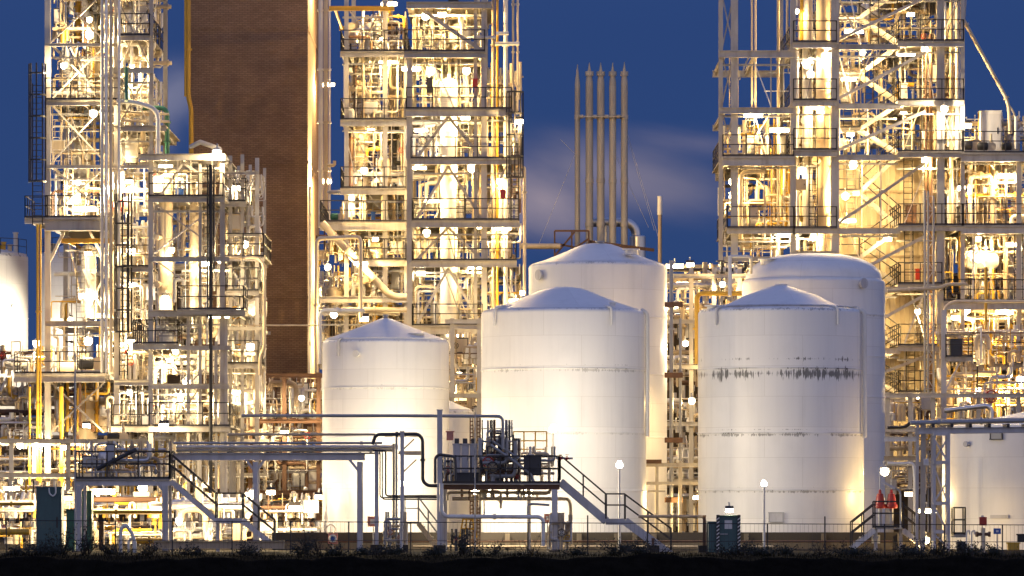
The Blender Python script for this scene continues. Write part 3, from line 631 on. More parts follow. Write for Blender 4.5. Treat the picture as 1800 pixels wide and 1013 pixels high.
tb = steel_tower('drum_rack', 'squat grey steel frame holding two upright drums and a black riser', 'steel rack', [(265,272,.25),(352,272,.16),(391,272,.26),(331,540,.17),(380,600,.15),(397,560,.19)], B0, 220, 272,
    [lv(272,252,393,rail=False,h=.3), lv(347,266,391,h=.25), lv(450,265,400,deck=False,h=.28), lv(547,265,428,h=.28,rail=False), lv(546,317,428,h=.2,d0=B0-.5,d1=214), lv(605,238,312,h=.28), lv(606,313,402,deck=False,h=.26), lv(673,268,400,deck=False,h=.3), lv(750,266,402,h=.25)],
    [(322,287,282,344,.16),(322,287,350,305,.16),(270,357,350,415,.1),(350,385,270,446,.1),(270,455,318,490,.1),(268,610,330,672,.1),(400,610,335,672,.1)], rearcols=[265,391])
tb2 = steel_tower('pipe_rack', 'slender three-post pipe frame beside the brick chimney', 'pipe rack', [(405,274,.2),(426,272,.2),(452,278,.22)], 216, 222, 274,
    [lv(300,392,452,deck=False,h=.2), lv(355,392,430,h=.25), lv(408,405,452,deck=False,h=.22), lv(452,394,462,h=.2), lv(512,400,452,h=.2), lv(573,402,466,deck=False,h=.2), lv(640,402,452,h=.22)],
    [(405,300,424,352,.09),(452,300,428,352,.09),(405,520,450,570,.09),(450,520,405,570,.09)], colw=.2, over=.3)
tc1 = steel_tower('steel_tower', 'lean pipe tower wing next to the brick chimney, without central vessel', 'tower', [(609,-60,.26),(677,-60,.3),(713,92,.2)], C1, 248, -60,
    [lv(10,582,690,deck=False,h=.3,mat='yellow'), lv(92,602,712), lv(212,602,712,h=.35), lv(332,602,712,h=.35), lv(391,566,714,h=.5), lv(458,640,712,h=.35), lv(520,566,714,deck=False,h=.4), lv(545,566,700,h=.3,rail=False), lv(640,566,714,h=.3)],
    [(615,20,672,90,.1),(615,225,675,330,.1),(640,470,570,560,.12,2),(575,410,630,470,.14,1)])
tc2 = steel_tower('steel_tower', 'tall platform tower built around a white vessel, with dark railings', 'tower', [(720,95,.34),(851,-60,.34),(836,-60,.2)], C2, 245, -60,
    [lv(5,718,860,deck=True,h=.35,rail=False), lv(92,714,850,h=.35), lv(193,717,897,h=.4), lv(280,725,915,h=.32), lv(388,727,910,h=.4), lv(459,727,905,h=.36), lv(573,727,846,h=.5), lv(640,727,846,h=.3), lv(688,727,846,h=.3)],
    [(788,205,733,278,.22),(788,205,846,278,.22),(788,292,733,384,.2),(788,292,846,384,.2),(788,400,733,456,.2),(788,400,846,456,.2),(788,472,733,570,.2),(788,472,846,570,.2),(745,20,845,88,.3),(728,585,846,640,.12),(846,645,728,688,.1),(880,465,900,520,.1),(895,465,905,540,.06)],)
ladder_parts(tc2, 905, C2-.6, 195, 388, w=.4)
td = steel_tower('stair_tower', 'broad steel tower with a zigzag staircase, cut off by the top edge', 'tower', [(1267,-60,.26),(1394,-60,.34),(1468,-60,.46),(1653,-60,.46),(1692,-60,.24),(1791,283,.3)], D0, 247, -60,
    [lv(88,1267,1393,deck=False,h=.45), lv(188,1267,1393,deck=False,h=.4), lv(276,1272,1392,h=.55), lv(402,1280,1393,h=.3), lv(450,1275,1393,deck=False,h=.3), lv(500,1275,1393,h=.3),
     lv(76,1396,1467,h=.3), lv(178,1396,1467,h=.3), lv(265,1396,1467,h=.35), lv(402,1396,1467,h=.3), lv(440,1396,1467,deck=False,h=.3), lv(530,1396,1467,h=.3), lv(640,1396,1467,h=.3)]+
    [lv(y,1580,1690,h=.3) for y in (-22,74,178,268,397)]+[lv(y,1580,1652,h=.3) for y in (500,608,690)]+[lv(y+3,1470,1579,deck=False,h=.36) for y in (-22,74,178,268,397,500,608,690)]+
    [lv(270,1692,1840,h=.5), lv(397,1692,1840,h=.5), lv(530,1660,1840,h=.5), lv(640,1692,1840,h=.35), lv(700,1692,1840,deck=False,h=.4)],
    sum([X(1269,a,1290,b,.1,.1) for a,b in ((-10,88),(93,187),(195,275))],[])+[(1300,140,1318,95,.12,.2)]+[(1473,y1-4,1627,y0+18,.24,.05) for y0,y1 in ((-22,74),(74,178),(178,268),(268,397),(397,500),(500,608),(608,690))]+[(1660,640,1690,700,.12),(1790,402,1700,528,.1,3),(1700,402,1790,528,.1,3.2),(1698,0,1690,120,.1)], rearcols=[1394,1468,1653,1700,(1791,283)])
MB().hsec(Vector((P(1291,0,D0).x,D0+.1,0)),Vector((P(1291,0,D0).x,D0+.1,P(0,-60,D0).z)),.36).build('column','steel',td)
def stair_flight(parent, A, B, wid, mat='steel', rail='dark', rails=(1,1), depth=.2, name='stair_flight'):
    """flight from A (upper end) to B (lower), stringers side by side along +y"""
    Y = Vector((0,1,0)); Zv = Vector((0,0,1)); n = max(3, int(abs(A.z-B.z)/.19)); m = MB()
    for i in range(1,n):
        p = A.lerp(B, i/n); m.box(p.x-.13,p.x+.13,p.y+.03,p.y+wid-.03,p.z-.04,p.z)
    f = m.build(name, 'deck', parent)
    for k in (0,1): MB().bar(A+Y*wid*k-Zv*.1, B+Y*wid*k-Zv*.1, .05, depth).build('stringer', mat, f)
    for k in (0,1):
        if not rails[k]: continue
        m = MB(); a, b = A+Y*wid*k, B+Y*wid*k; L = max(2, round((b-a).length/1.5))
        for i in range(L+1):
            p = a.lerp(b,i/L); m.bar(p-Zv*.02,p+Zv*1.02,.05,.05)
        for h in (1.0,.55): m.bar(a+Zv*h,b+Zv*h,.055,.055)
        m.build('handrail', rail, f)
    return f
ys = (-22,74,178,268,397,500,608,690,790)
for ya, yb in zip(ys[:-1], ys[1:]):
    ym = ya+(yb-ya)*.52; d = D0+1.2
    stair_flight(td, P(1583,ya,d), P(1510,ym,d), .9, rails=(1,0)); stair_flight(td, P(1510,ym,d+1.2), P(1583,yb,d+1.2), .9, rails=(1,0))
    z = P(0,ym,d).z; xa, xb = P(1472,0,d).x, P(1511,0,d).x
    dk = MB().box(xa,xb,d-.1,d+2.3,z-.06,z-.005).build('landing','deck',td); railing_mb([Vector((xa,d-.08,z)),Vector((xb,d-.08,z))]).build('railing','dark',dk)
    MB().hsec(Vector((xa,d-.06,z-.18)),Vector((xb,d-.06,z-.18)),.12,.22).build('girder','steel',td)
def cladding(label, xa, xb, ya, yb, d):
    p, q_ = P(xa,yb,d), P(xb,ya,d); m = MB(); n = int((q_.x-p.x)/.24); prof = []
    for i in range(n+1): prof.append((p.x+(q_.x-p.x)*i/n, d+(.09 if i%2 else 0)))
    for i in range(n):
        (x0,y0),(x1,y1) = prof[i],prof[i+1]; b = len(m.v)
        m.v += [Vector((x0,y0,p.z)),Vector((x1,y1,p.z)),Vector((x1,y1,q_.z)),Vector((x0,y0,q_.z)),Vector((x0,y0+.12,p.z)),Vector((x1,y1+.09,p.z)),Vector((x1,y1+.09,q_.z)),Vector((x0,y0+.09,q_.z))]
        m.f += [(b,b+1,b+2,b+3),(b+5,b+4,b+7,b+6),(b+3,b+2,b+6,b+7),(b+1,b,b+4,b+5)]
    t = thing('cladding_wall', label, 'wall', Vector(((p.x+q_.x)/2,d,p.z))); m.build('ribbed_sheet','clad',t)
    for z in (p.z,(p.z+q_.z)/2,q_.z): MB().box(p.x,q_.x,d-.07,d-.01,z-.06,z+.06).build('flashing','tan',t)
    return t
cladding('cream ribbed sheet wall behind the stairs, its topmost panel', 1474, 1648, 276, 398, D0+5.2)
cladding('cream ribbed sheet wall behind the stairs, panel above the dome tank', 1474, 1648, 402, 500, D0+5.2)
cladding('cream ribbed sheet wall behind the stairs, panel beside the dome tank', 1474, 1648, 504, 690, D0+5.2)
cladding('cream ribbed sheet wall below the stairs near the ground', 1474, 1630, 700, 860, D0+5.2)

# ------------------------------------------------------------------ upright vessels
vessel('cream column with yellowish top in the caged-ladder tower, cut by the top edge', 163, -60, 175, 30, 237, 'cream', seed=1)
vessel('white column under the heavy girder of the caged-ladder tower', 155, 430, 560, 26, 235, 'white', seed=2, rings=3)
vessel('fat white drum above the heavy girder of the caged-ladder tower', 142, 235, 381, 34, 237, 'white', seed=3, rings=3)
vessel('tan vessel standing low behind the crossed braces by the yellow pipes', 150, 685, 870, 44, 235, 'cream', seed=31, rings=3)
vessel('grey-shaded upright drum in the squat frame, beside the corner post', 291, 305, 545, 26, 214, 'cream', seed=4)
vessel('second upright drum in the squat frame, beside the black riser', 344, 320, 545, 22, 214.5, 'cream', seed=5)
vessel('thin white vessel low in the squat frame', 340, 610, 745, 20, 217, 'white', seed=6, rings=3)
vessel('tall white central column standing through the railed platform tower', 789, 137, 700, 30, 236.4, 'white', rings=9, nozzles=9, seed=7)
vessel('slim cream vessel on the upper deck of the lean tower wing', 634, 137, 212, 19, 241, 'cream', seed=8, rings=2)
vessel('broad cream vessel under the second deck of the lean tower wing', 634, 222, 331, 27, 241, 'cream', seed=9, rings=3)
vessel('narrow white vessel behind the middle post of the lean tower wing', 690, 100, 390, 14, 243, 'cream', seed=10)
vessel('tall tan column beside the staircase bay, cut by the top edge', 1447, -60, 640, 25, 237.2, 'tan', rings=8, seed=11)
vessel('white column beside the tan one in the staircase tower', 1417, -60, 400, 14, 237.6, 'white', rings=8, seed=12)
vessel('tan vessel between the two upper decks of the annex by the frame edge', 1722, 290, 395, 21, 240, 'tan', seed=13, rings=3)
vessel('white vessel between the two upper decks of the annex, next to the tan one', 1757, 300, 395, 22, 241, 'white', seed=14, rings=3)
vessel('thin dark-shaded vessel next to the staircase tower post under the annex deck', 1675, 290, 395, 15, 239, 'tan', seed=15, rings=3)
vessel('cream vessel below the second annex deck', 1770, 420, 528, 24, 241, 'cream', seed=16, rings=3)
def drum(label, xa, xb, y, hpx, d, mat):
    a, b = P(xa,y,d), P(xb,y,d); r = hpx*S(d)/2; L = b.x-a.x; t = thing('horizontal_drum', label, 'drum', Vector(((a.x+b.x)/2,d,a.z-r-.2)))
    MB().lathe(a, [(.02,0),(r*.5,.06*r),(r*.85,.25*r),(r,.55*r),(r,L-.55*r),(r*.85,L-.25*r),(r*.5,L-.06*r),(.02,L)], 22, Vector((1,0,0))).build('shell', mat, t)
    for k in (.25,.75): x = a.x+L*k; MB().box(x-.12,x+.12,d-r*.7,d+r*.7,a.z-r-.2,a.z-r*.6).build('saddle','grey',t)
    for k in (.3,.6): MB().lathe(Vector((a.x+L*k,d,a.z+r*.95)), [(.08,0),(.08,.2),(.15,.21),(.15,.27)], 12).build('nozzle', mat, t)
drum('white horizontal drum lying beneath the second annex deck', 1697, 1756, 459, 30, 238, 'white')
drum('cream horizontal drum below the sloping big pipe of the lean tower wing', 600, 680, 505, 22, 241, 'cream')
drum('grey drum lying on the low deck of the caged-ladder tower', 100, 176, 645, 22, 235, 'cream')
drum('silver exchanger on the squat frame top deck', 300, 345, 337, 14, 216, 'silver')
drum('white exchanger lying on the hoist bay deck', 1300, 1372, 392, 16, 240, 'white')
drum('cream exchanger on the annex low deck near the frame edge', 1700, 1790, 628, 22, 240, 'cream')

# ================================================================== SINGLE PIPES
def pipe(label, pts, r, mat='cream', flanges=(), name='pipe', seg=10, clamps=0, bend=None, group=None):
    """pts = (px, py, depth); one run of pipe with its flanges"""
    q_ = [P(*p) for p in pts]; lo = min(q_, key=lambda v: v.z); t = thing(name, label, 'pipe', lo.copy(), group)
    MB().tube(q_, r, seg, bend).build('run', mat, t)
    for i, k in flanges:
        a, b = q_[i], q_[i+1]; ax = (b-a).normalized(); p = a.lerp(b,k)
        MB().lathe(p-ax*.05, [(r,0),(r*1.6,0),(r*1.6,.045),(r*1.1,.046),(r*1.1,.054),(r*1.6,.055),(r*1.6,.1),(r,.1)], 14, ax, cap=False).build('flange', mat, t)
    return t
AF = [(0,.15),(0,.45),(0,.7)]
for px, r, m_, lb in ((179.5,.08,'white','first of the four riser pipes, nearest the crossed braces'),(187,.09,'silver','second of the four riser pipes on the caged-ladder tower'),(195,.085,'cream','third of the four riser pipes on the caged-ladder tower'),(209.5,.075,'silver','fourth riser pipe, a little apart on the caged-ladder tower')):
    pipe(lb, [(px,-40,A0-.9),(px,655 if px < 200 else 560,A0-.9)], r, m_, [(0,.09),(0,.25),(0,.34),(0,.6)], 'riser_pipe', group='risers of the caged-ladder tower')
for px, y0, y1, m_, r, lb in ((110,-30,176,'grey',.05,'thin grey conduit high in the caged-ladder tower'),(117,-30,110,'silver',.08,'silver pipe high in the caged-ladder tower'),(128,40,176,'white',.06,'white pipe bent beside the top lamp of the caged-ladder tower'),(137,-40,66,'yellow',.15,'thick yellow pipe at the top of the caged-ladder tower'),(248,-30,155,'white',.13,'bright white pipe in the outer bay of the caged-ladder tower'),(235,-30,110,'cream',.07,'cream pipe in the outer bay of the caged-ladder tower')):
    pipe(lb, [(px,y0,236),(px,y1,236),(px+8,y1+6,236)], r, m_, [(0,.5)])
pipe('cream stub pipe pointing at the chimney, upper one', [(232,12,236),(301,12,236)], .11, 'cream', [(0,.9)]); pipe('cream stub pipe pointing at the chimney, lower one', [(232,111,236),(302,111,236)], .11, 'cream', [(0,.9)])
pipe('white pipe bending down off the tower shoulder', [(205,178,231.2),(240,180,231.2),(278,193,231.2),(278,300,231.2)], .12, 'white', [(2,.5)], bend=.5)
pipe('green pipe hanging beside the bent white one', [(250,190,233),(294,190,233),(294,275,233)], .12, 'green', [(1,.3),(1,.7)], bend=.4)
pipe('thin cream pipe crossing to the green one, upper', [(207,196,232.4),(297,201,232.4)], .06, 'cream'); pipe('thin cream pipe crossing to the green one, lower', [(207,212,232.4),(298,214,232.4)], .07, 'cream')
pipe('green pipe stub in the middle of the caged-ladder tower', [(222,178,230.5),(222,120,231.5)], .1, 'green')
for px, r, lb in ((66,.07,'bright yellow standpipe nearest the caged-ladder tower leg'),(71,.05,'thin yellow standpipe beside the thicker one'),(52,.06,'short yellow standpipe near the frame edge'),(108,.1,'yellow standpipe behind the crossed braces')):
    pipe(lb, [(px,395 if px in (66,71) else 680,231),(px,905,231)], r, 'yellow', [(0,.3),(0,.62)])
pipe('yellow pipe along the chimney edge, cut by the top edge', [(331,-40,247),(331,172,247),(336,190,247),(336,275,247)], .13, 'yellow', [(0,.6)], bend=.3)
pipe('thin yellow pipe beside the chimney edge pipe', [(326,-40,247),(326,170,247)], .07, 'yellow')
pipe('white pipe leaving the chimney edge towards the squat frame', [(336,258,246),(352,250,240),(386,262,232),(386,300,225)], .13, 'white', bend=.5)
pipe('black riser running down the squat frame', [(370.5,290,B0-.8),(370.5,880,B0-.8)], .085, 'black', [(0,.12),(0,.4),(0,.68)], 'riser_pipe')
pipe('thin black conduit beside the black riser', [(365,290,B0-.8),(365,560,B0-.8)], .04, 'black'); pipe('second thin black conduit beside the black riser', [(376,290,B0-.8),(376,480,B0-.8)], .04, 'black')
pipe('cream hooked pipe on the chimney side of the squat frame', [(392,453,214),(455,453,214),(464.5,468,214),(464.5,612,214),(457,626,214),(457,660,214)], .085, 'cream', [(0,.5),(2,.4)], bend=.25)
pipe('thin cream pipe leading from the frame past the chimney foot', [(395,572,213.5),(540,572,217),(566,572,219)], .035, 'cream')
for px, r, m_, lb in ((405,.08,'white','white pipe on the first post of the three-post frame'),(416,.11,'silver','silver pipe between the first posts of the three-post frame'),(436,.1,'white','white pipe between the last posts of the three-post frame'),(445,.06,'cream','cream pipe at the outer post of the three-post frame')):
    pipe(lb, [(px,300,218),(px,700,218)], r, m_, [(0,.2),(0,.55),(0,.8)])
for px, w_, m_, lb in ((563.5,8,'white','fat white pipe against the chimney side'),(572.5,8,'cream','fat cream pipe beside the white one at the chimney'),(579.5,4,'silver','slim silver pipe beside the chimney pair')):
    pipe(lb, [(px,-40,250),(px,347,250),(px,400,250)], w_*S(250)/2, m_, [(0,.15),(0,.42),(0,.66),(0,.88)], 'riser_pipe', group='risers beside the chimney')
pipe('cream pipe arm sticking out near the bright chimney lamp', [(575,291,249),(588,291,249),(588,283,249)], .09, 'cream'); pipe('white pipe running off beneath the bright chimney lamp', [(578,338,246),(602,338,243),(640,341,240)], .11, 'white')
for px, w_, m_, lb in ((867,6,'tan','tan pipe rising past the railed tower platforms'),(874,5,'yellow','yellowish pipe beside the tan riser'),(889,8,'white','thick white pipe outside the railed tower'),(902,4,'cream','inner pipe of the thin outer pair by the sky'),(910,4,'cream','outermost thin pipe against the sky')):
    pipe(lb, [(px,-40,C2+1.2),(px,200 if px > 895 else 560,C2+1.2)], w_*S(C2)/2, m_, [(0,.2),(0,.55),(0,.8)], 'riser_pipe', group='risers at the edge of the railed tower')
pipe('white bracket pipe tying the outer risers, upper', [(838,66,C2-.2),(872,66,C2-.2)], .08, 'white'); pipe('white bracket pipe tying the outer risers, lower', [(870,77,C2+.7),(913,77,C2+.7)], .1, 'white'); pipe('short white bracket pipe above the tied risers', [(872,59,C2+.4),(894,59,C2+.4)], .09, 'white')
pipe('cream hooked pipe outlined against the sky beside the railed tower', [(905,291,C2),(922,293,C2),(922,520,C2)], .085, 'cream', [(1,.2),(1,.6)], bend=.2)
pipe('cream crossbar pipe of the hooked pipe', [(898,312,C2-.1),(922,312,C2-.2)], .06, 'cream')
pipe('thick cream pipe sloping down across the lean tower wing', [(566,392,C1-1.2),(578,405,C1-1.2),(688,522,C1-1.2),(716,522,C1-1.2)], .19, 'cream', [(1,.3),(1,.72)], bend=.4)
pipe('thick cream pipe lying level under the sloping one', [(600,545,C1-.9),(716,545,C1-.9)], .14, 'cream', [(0,.5)])
pipe('white pipe bent over the smallest tank', [(562,640,215),(562,546,215),(640,546,215)], .10, 'white', [(1,.4)])
pipe('cream upright pipe at the chimney corner', [(545,660,226),(545,330,240)], .09, 'cream'); pipe('cream doorway-shaped pipe below the lean tower wing', [(556,655,228),(556,420,228),(634,416,228),(634,560,228)], .10, 'cream', [(0,.5),(2,.5)], bend=.3)
pipe('pair of hanging rods in the hoist bay, inner rod', [(1322,-40,D0+1),(1322,190,D0+1)], .055, 'cream', name='hanger_rod'); pipe('pair of hanging rods in the hoist bay, outer rod', [(1328,-40,D0+1),(1328,190,D0+1)], .055, 'cream', name='hanger_rod')
pipe('thin tan pipe down the hoist bay', [(1368,-40,D0+.8),(1368,440,D0+.8)], .075, 'tan', [(0,.3),(0,.7)])
pipe('yellow pipe beside the tan column in the staircase tower', [(1409,-40,D0+1.5),(1409,80,D0+1.5)], .1, 'yellow', [(0,.5)]); pipe('white pipe beside the yellow one in the staircase tower', [(1425,-40,D0+1.8),(1425,400,D0+1.8)], .12, 'white', [(0,.3),(0,.6)])
pipe('silver pipe at the hoist bay post', [(1402,90,D0+1.2),(1402,440,D0+1.2)], .08, 'silver', [(0,.3)])
pipe('cream arch-shaped pipe under the hoist bay deck', [(1302,420,D0+.6),(1302,303,D0+.6),(1347,301,D0+.6)], .12, 'cream', [(0,.5)], bend=.35)
pipe('cream arch pipe leaning inside the larger arch', [(1344,420,D0+.9),(1344,330,D0+.9),(1330,314,D0+.9),(1308,312,D0+.9)], .05, 'cream')
pipe('pale crane-like pipe slanting down to the annex deck', [(1692,32,D0+.5),(1773,180,D0+.5),(1776,236,D0+.5)], .10, 'cream', [(0,.08),(0,.95)], bend=.5); pipe('thin hook pipe beside the slanting one', [(1770,180,D0+.9),(1784,200,D0+.9),(1786,262,D0+.9)], .06, 'cream', bend=.3)
pipe('pair of stubs on the annex deck', [(1786,262,D0+.2),(1786,205,D0+.2)], .08, 'white')
pipe('white riser on the outer post of the staircase tower', [(1683,-40,D0+.8),(1683,270,D0+.8)], .12, 'white', [(0,.3),(0,.7)]); pipe('cream riser next to the outer post of the staircase tower', [(1672,-40,D0+1.3),(1672,395,D0+1.3)], .1, 'cream', [(0,.4)])
pipe('dark riser inside the staircase bay', [(1636,60,D0+1.0),(1636,690,D0+1.0)], .10, 'brown', [(0,.3)]); pipe('second dark riser inside the staircase bay', [(1628,80,D0+1.0),(1628,400,D0+1.0)], .07, 'brown')
pipe('yellow pipe standing on the annex', [(1733,470,D0-1),(1733,665,D0-1)], .08, 'yellow', [(0,.5)]); pipe('cream pipe leaving the staircase tower above the dome tank', [(1560,512,226),(1655,506,226),(1665,500,226),(1700,500,226)], .09, 'cream', [(0,.4)])
pipe('silver sloping pipe arm above the wide tank', [(1660,722,222),(1735,713,222),(1743,720,222),(1743,745,222)], .12, 'silver', [(0,.5)], bend=.3)
pipe('cream pipe leaping over the annex walkway', [(1660,560,226),(1660,540,226),(1676,530,226),(1800,530,226)], .08, 'cream')
for px, w_, d, lb in ((1180,7,207,'tall dull strut pipe standing behind the bell-roofed tanks'),(1196,5,207,'second dull strut pipe between the tank pairs'),(1229,4,207,'thin strut pipe next to the drip-stained tank')):
    pipe(lb, [(px,458 if px < 1190 else 560,d),(px,940,d)], w_*S(d)/2, 'galv' if px < 1200 else 'cream', [(0,.25),(0,.6)], 'riser_pipe')
for y in (536,660,774,879):
    o = MB(); 
    tag(o.box(P(1168,0,207).x,P(1200,0,207).x,206.75,206.85,P(0,y,207).z-.12,P(0,y,207).z+.12).build('pipe_clamp','brown'), 'dark clamp plate tying the tall strut pipe, %s from the top' % ORD[(536,660,774,879).index(y)], 'clamp', 'clamp plates on the strut pipes')
pipe('white mast pipe in front of the dome tank', [(1283,450,206),(1283,520,206)], .09, 'white'); pipe('white arm over the mast pipe', [(1283,451,206),(1320,451,206),(1320,480,207)], .07, 'white')
pipe('yellow pipe running behind the dome tank', [(1225,640,220),(1225,516,220),(1320,516,220)], .12, 'yellow', [(0,.5)], bend=.3)

# ------------------------------------------------------------------ boxes and loose equipment on the decks
def cabinet(label, px, py, wpx, hpx, d, mat, depth=.6, name='equipment_cabinet', door=None, cat='cabinet'):
    p = P(px,py,d); w_, h = wpx*S(d), hpx*S(d); t = thing(name, label, cat, p)
    MB().box(p.x-w_/2,p.x+w_/2,d,d+depth,p.z,p.z+h).build('body', mat, t)
    MB().box(p.x-w_/2-.04,p.x+w_/2+.04,d-.04,d+depth+.04,p.z+h,p.z+h+.05).build('lid', mat, t)
    dr = MB().box(p.x-w_*.43,p.x+w_*.43,d-.03,d,p.z+h*.06,p.z+h*.94).build('door', door or mat, t); MB().box(p.x+w_*.3,p.x+w_*.36,d-.06,d-.03,p.z+h*.45,p.z+h*.6).build('handle','dark',dr)
    return t
cabinet('tall white cabinet on the annex deck under the slanting pipe', 1742, 268, 36, 72, D0+1, 'white', 1.2)
cabinet('small cream junction box hung under the hoist bay deck', 1324, 384, 16, 16, D0+.2, 'cream', .3); cabinet('cream box in the column bay under the third deck', 1407, 334, 20, 18, D0+.3, 'cream', .4)
cabinet('red fire box on the post of the railed tower', 835, 153, 9, 13, C2-.5, 'red', .2); cabinet('red fire box beside the ladder of the railed tower', 884, 350, 10, 15, C2-.4, 'red', .2)
cabinet('dark grey cabinet beside the central white column', 755, 162, 10, 24, C2+.6, 'screen', .4); cabinet('blue drum-like box on the squat frame deck', 315, 346, 14, 13, B0+.3, 'blue', .5)
cabinet('white cabinet at the hoist post of the staircase tower', 1588, 176, 14, 28, D0+2.6, 'grey', .4); cabinet('dark cabinet on the third stair landing', 1600, 267, 16, 30, D0+2.6, 'screen', .4); cabinet('dark cabinet on the fourth stair landing', 1602, 396, 18, 34, D0+2.6, 'brown', .5)
cabinet('red alarm box on the ribbed sheet wall', 1614, 492, 9, 18, D0+4.6, 'red', .2); cabinet('small yellow tag box in the column bay', 1409, 390, 6, 8, D0-.4, 'yellow', .1)
cabinet('blue box on the wide deck of the lean tower wing', 656, 390, 7, 16, C1+.4, 'blue', .3)
def pump(label, px, py, d, mat='screen', s=1.0):
    p = P(px,py,d); t = thing('pump_set', label, 'pump', p)
    MB().box(p.x-.6*s,p.x+.6*s,d-.2*s,d+.25*s,p.z,p.z+.12*s).build('base','grey',t); MB().lathe(Vector((p.x-.5*s,d,p.z+.38*s)), [(.05,0),(.2*s,.02),(.24*s,.08),(.24*s,.55*s),(.2*s,.6*s),(.05,.62*s)],14,Vector((1,0,0))).build('motor',mat,t)
    MB().lathe(Vector((p.x+.3*s,d-.1*s,p.z+.36*s)), [(.1*s,0),(.28*s,.02),(.28*s,.16*s),(.1*s,.18*s)],16,Vector((0,1,0))).build('casing','cream',t); MB().tube([Vector((p.x+.3*s,d,p.z+.55*s)),Vector((p.x+.3*s,d,p.z+1.1*s))],.07*s,10).build('outlet','cream',t)
pump('dark pump on the annex deck next to the stair tower', 1705, 269, D0+.8, 'screen', 1.1); pump('black pump in front of the tall white annex cabinet', 1733, 269, D0-.1, 'black', .9); pump('dark pump on the outer end of the annex deck', 1775, 269, D0+.4, 'black', .9)
pump('grey pump on the low caged-ladder deck', 160, 656, A0+.5, 'screen', 1.3); pump('small dark pump above the left platform cabin', 206, 782, 225, 'black', 1.0); pump('green pump on the wide deck of the lean tower wing', 592, 390, C1+.3, 'green', .7)

# ------------------------------------------------------------------ lattice mast and small platform near the staircase tower
lm = thing('lattice_mast', 'slim silver lattice mast standing before the staircase', 'mast', P(1633,900,228))
dm = 228; m = MB()
for px, dd in ((1625.5,dm),(1641,dm),(1633,dm+.5)): MB().tube([Vector((P(px,0,dm).x,dd,0)),P(px,335 if px < 1640 else 345,dm)+Vector((0,dd-dm,0))], .055, 8).build('leg','galv',lm)
y = 345; k = 0
while y < 850:
    a, b = (1625.5,1641) if k%2 == 0 else (1641,1625.5); m.bar(P(a,y,dm),P(b,y+26,dm),.04,.04); m.bar(P(1625.5,y,dm),P(1641,y,dm),.04,.04); y += 26; k += 1
m.build('lacing','galv',lm)
sp_ = steel_tower('support_post', 'grey post carrying a small dark railed platform by the mast', 'platform', [(1659,545,.3)], 226, 227.6, 545, [lv(628,1664,1706,h=.2),lv(745,1655,1664,deck=False,h=.2)], [(1660,690,1690,632,.12)], rearcols=[], colmat='grey', over=.3)
cabinet('dark equipment box on the small railed platform', 1681, 627, 22, 30, 226.4, 'screen', .5)

# ================================================================== FRONT ROW
def plat(name, label, xa, xb, y, d0, d1, legs, h=.22, railsides=True, mat='grey', legw=.24, cat='platform', rail='dark', gmat=None):
    t = thing(name, label, cat, Vector((P((xa+xb)/2,0,d0).x,(d0+d1)/2,0))); z = P(0,y,d0).z; X0, X1 = P(xa,0,d0).x, P(xb,0,d0).x
    dk = MB().box(X0,X1,d0,d1,z-.05,z).build('deck','deck',t); railing_mb([Vector((X0+.03,d1-.03,z)),Vector((X0+.03,d0+.03,z)),Vector((X1-.03,d0+.03,z)),Vector((X1-.03,d1-.9,z))],1.12,r=.03).build('railing',rail,dk)
    railing_mb([Vector((X0+.03,d1-.05,z)),Vector((X1-.03,d1-.05,z))],1.12,r=.03).build('railing',rail,dk)
    for dd in (d0+.12,d1-.12): MB().hsec(Vector((X0,dd,z-.055-h/2)),Vector((X1,dd,z-.055-h/2)),h*.6,h).build('girder',gmat or mat,t)
    for px in legs:
        for dd in (d0+.12,d1-.12):
            x = P(px,0,d0).x; lw = legw if dd < d0+.5 else legw*.5; MB().hsec(Vector((x,dd,0)),Vector((x,dd,z-.06-h)),lw,lw).build('leg',mat,t); MB().box(x-.22,x+.22,dd-.22,dd+.22,0,.06).build('base_plate','conc',t)
    return t
lp = plat('access_platform', 'railed steel platform with a stair of two flights, beside the green cabinet', 132, 299, 842, 186, 189, (138,290))
d = 186.2
stair_flight(lp, P(300,842,d), P(380,911,d), .9, 'grey'); z = P(0,911,d).z
ld_ = MB().box(P(379,0,d).x,P(426,0,d).x,d,d+.95,z-.22,z).build('landing','grey',lp)
for k in (0,.92): railing_mb([Vector((P(379,0,d).x,d+k,z)),Vector((P(426,0,d).x,d+k,z))],1.02,r=.03,kick=False).build('railing','dark',ld_)
stair_flight(lp, P(426,911,d), P(482,957,d), .9, 'grey')
for px in (382,): MB().hsec(Vector((P(px,0,d).x,d+.4,0)),Vector((P(px,0,d).x,d+.4,z-.2)),.14).build('leg','grey',lp)
for a, b in (((141,862),(152,848)),((287,862),(276,848))): MB().bar(P(*a,186.1),P(*b,186.1),.1,.12).build('knee_brace','grey',lp)
manifold('cream valve skid standing on the railed platform with two-flight stair', 150, 296, 775, 841, 186.5, 188.6, 26, 501, valves=7, boxes=2, vert=.55, rmax=.08, group='valve skids')
pipe('dark pipe leaning up across the railed platform', [(170,825,186.3),(184,818,186.3),(240,790,186.3)], .085, 'screen', [(1,.3)], bend=.2); pipe('grey hooked pipe above the railed platform', [(168,842,188.4),(168,782,188.4),(200,777,188.4),(215,790,188.4)], .05, 'galv')
pipe('thin mast pipe at the platform corner', [(132,950,185.8),(132,620,185.8)], .035, 'galv')
cabinet('tall dark teal cabinet at the fence', 86, 985, 44, 127, 181.5, 'teal', 1.0); 
pipe('pale hook hanging on the teal cabinet lid', [(86,858,181.3),(87,868,181.3),(93,873,181.3),(98,868,181.3),(98,856,181.3)], .03, 'white', bend=.06)
cabinet('dark green cabinet between the platform legs', 151, 975, 20, 110, 189.5, 'green', .8); cabinet('narrow green locker beside the teal cabinet', 124, 972, 15, 75, 190.5, 'green', .7)
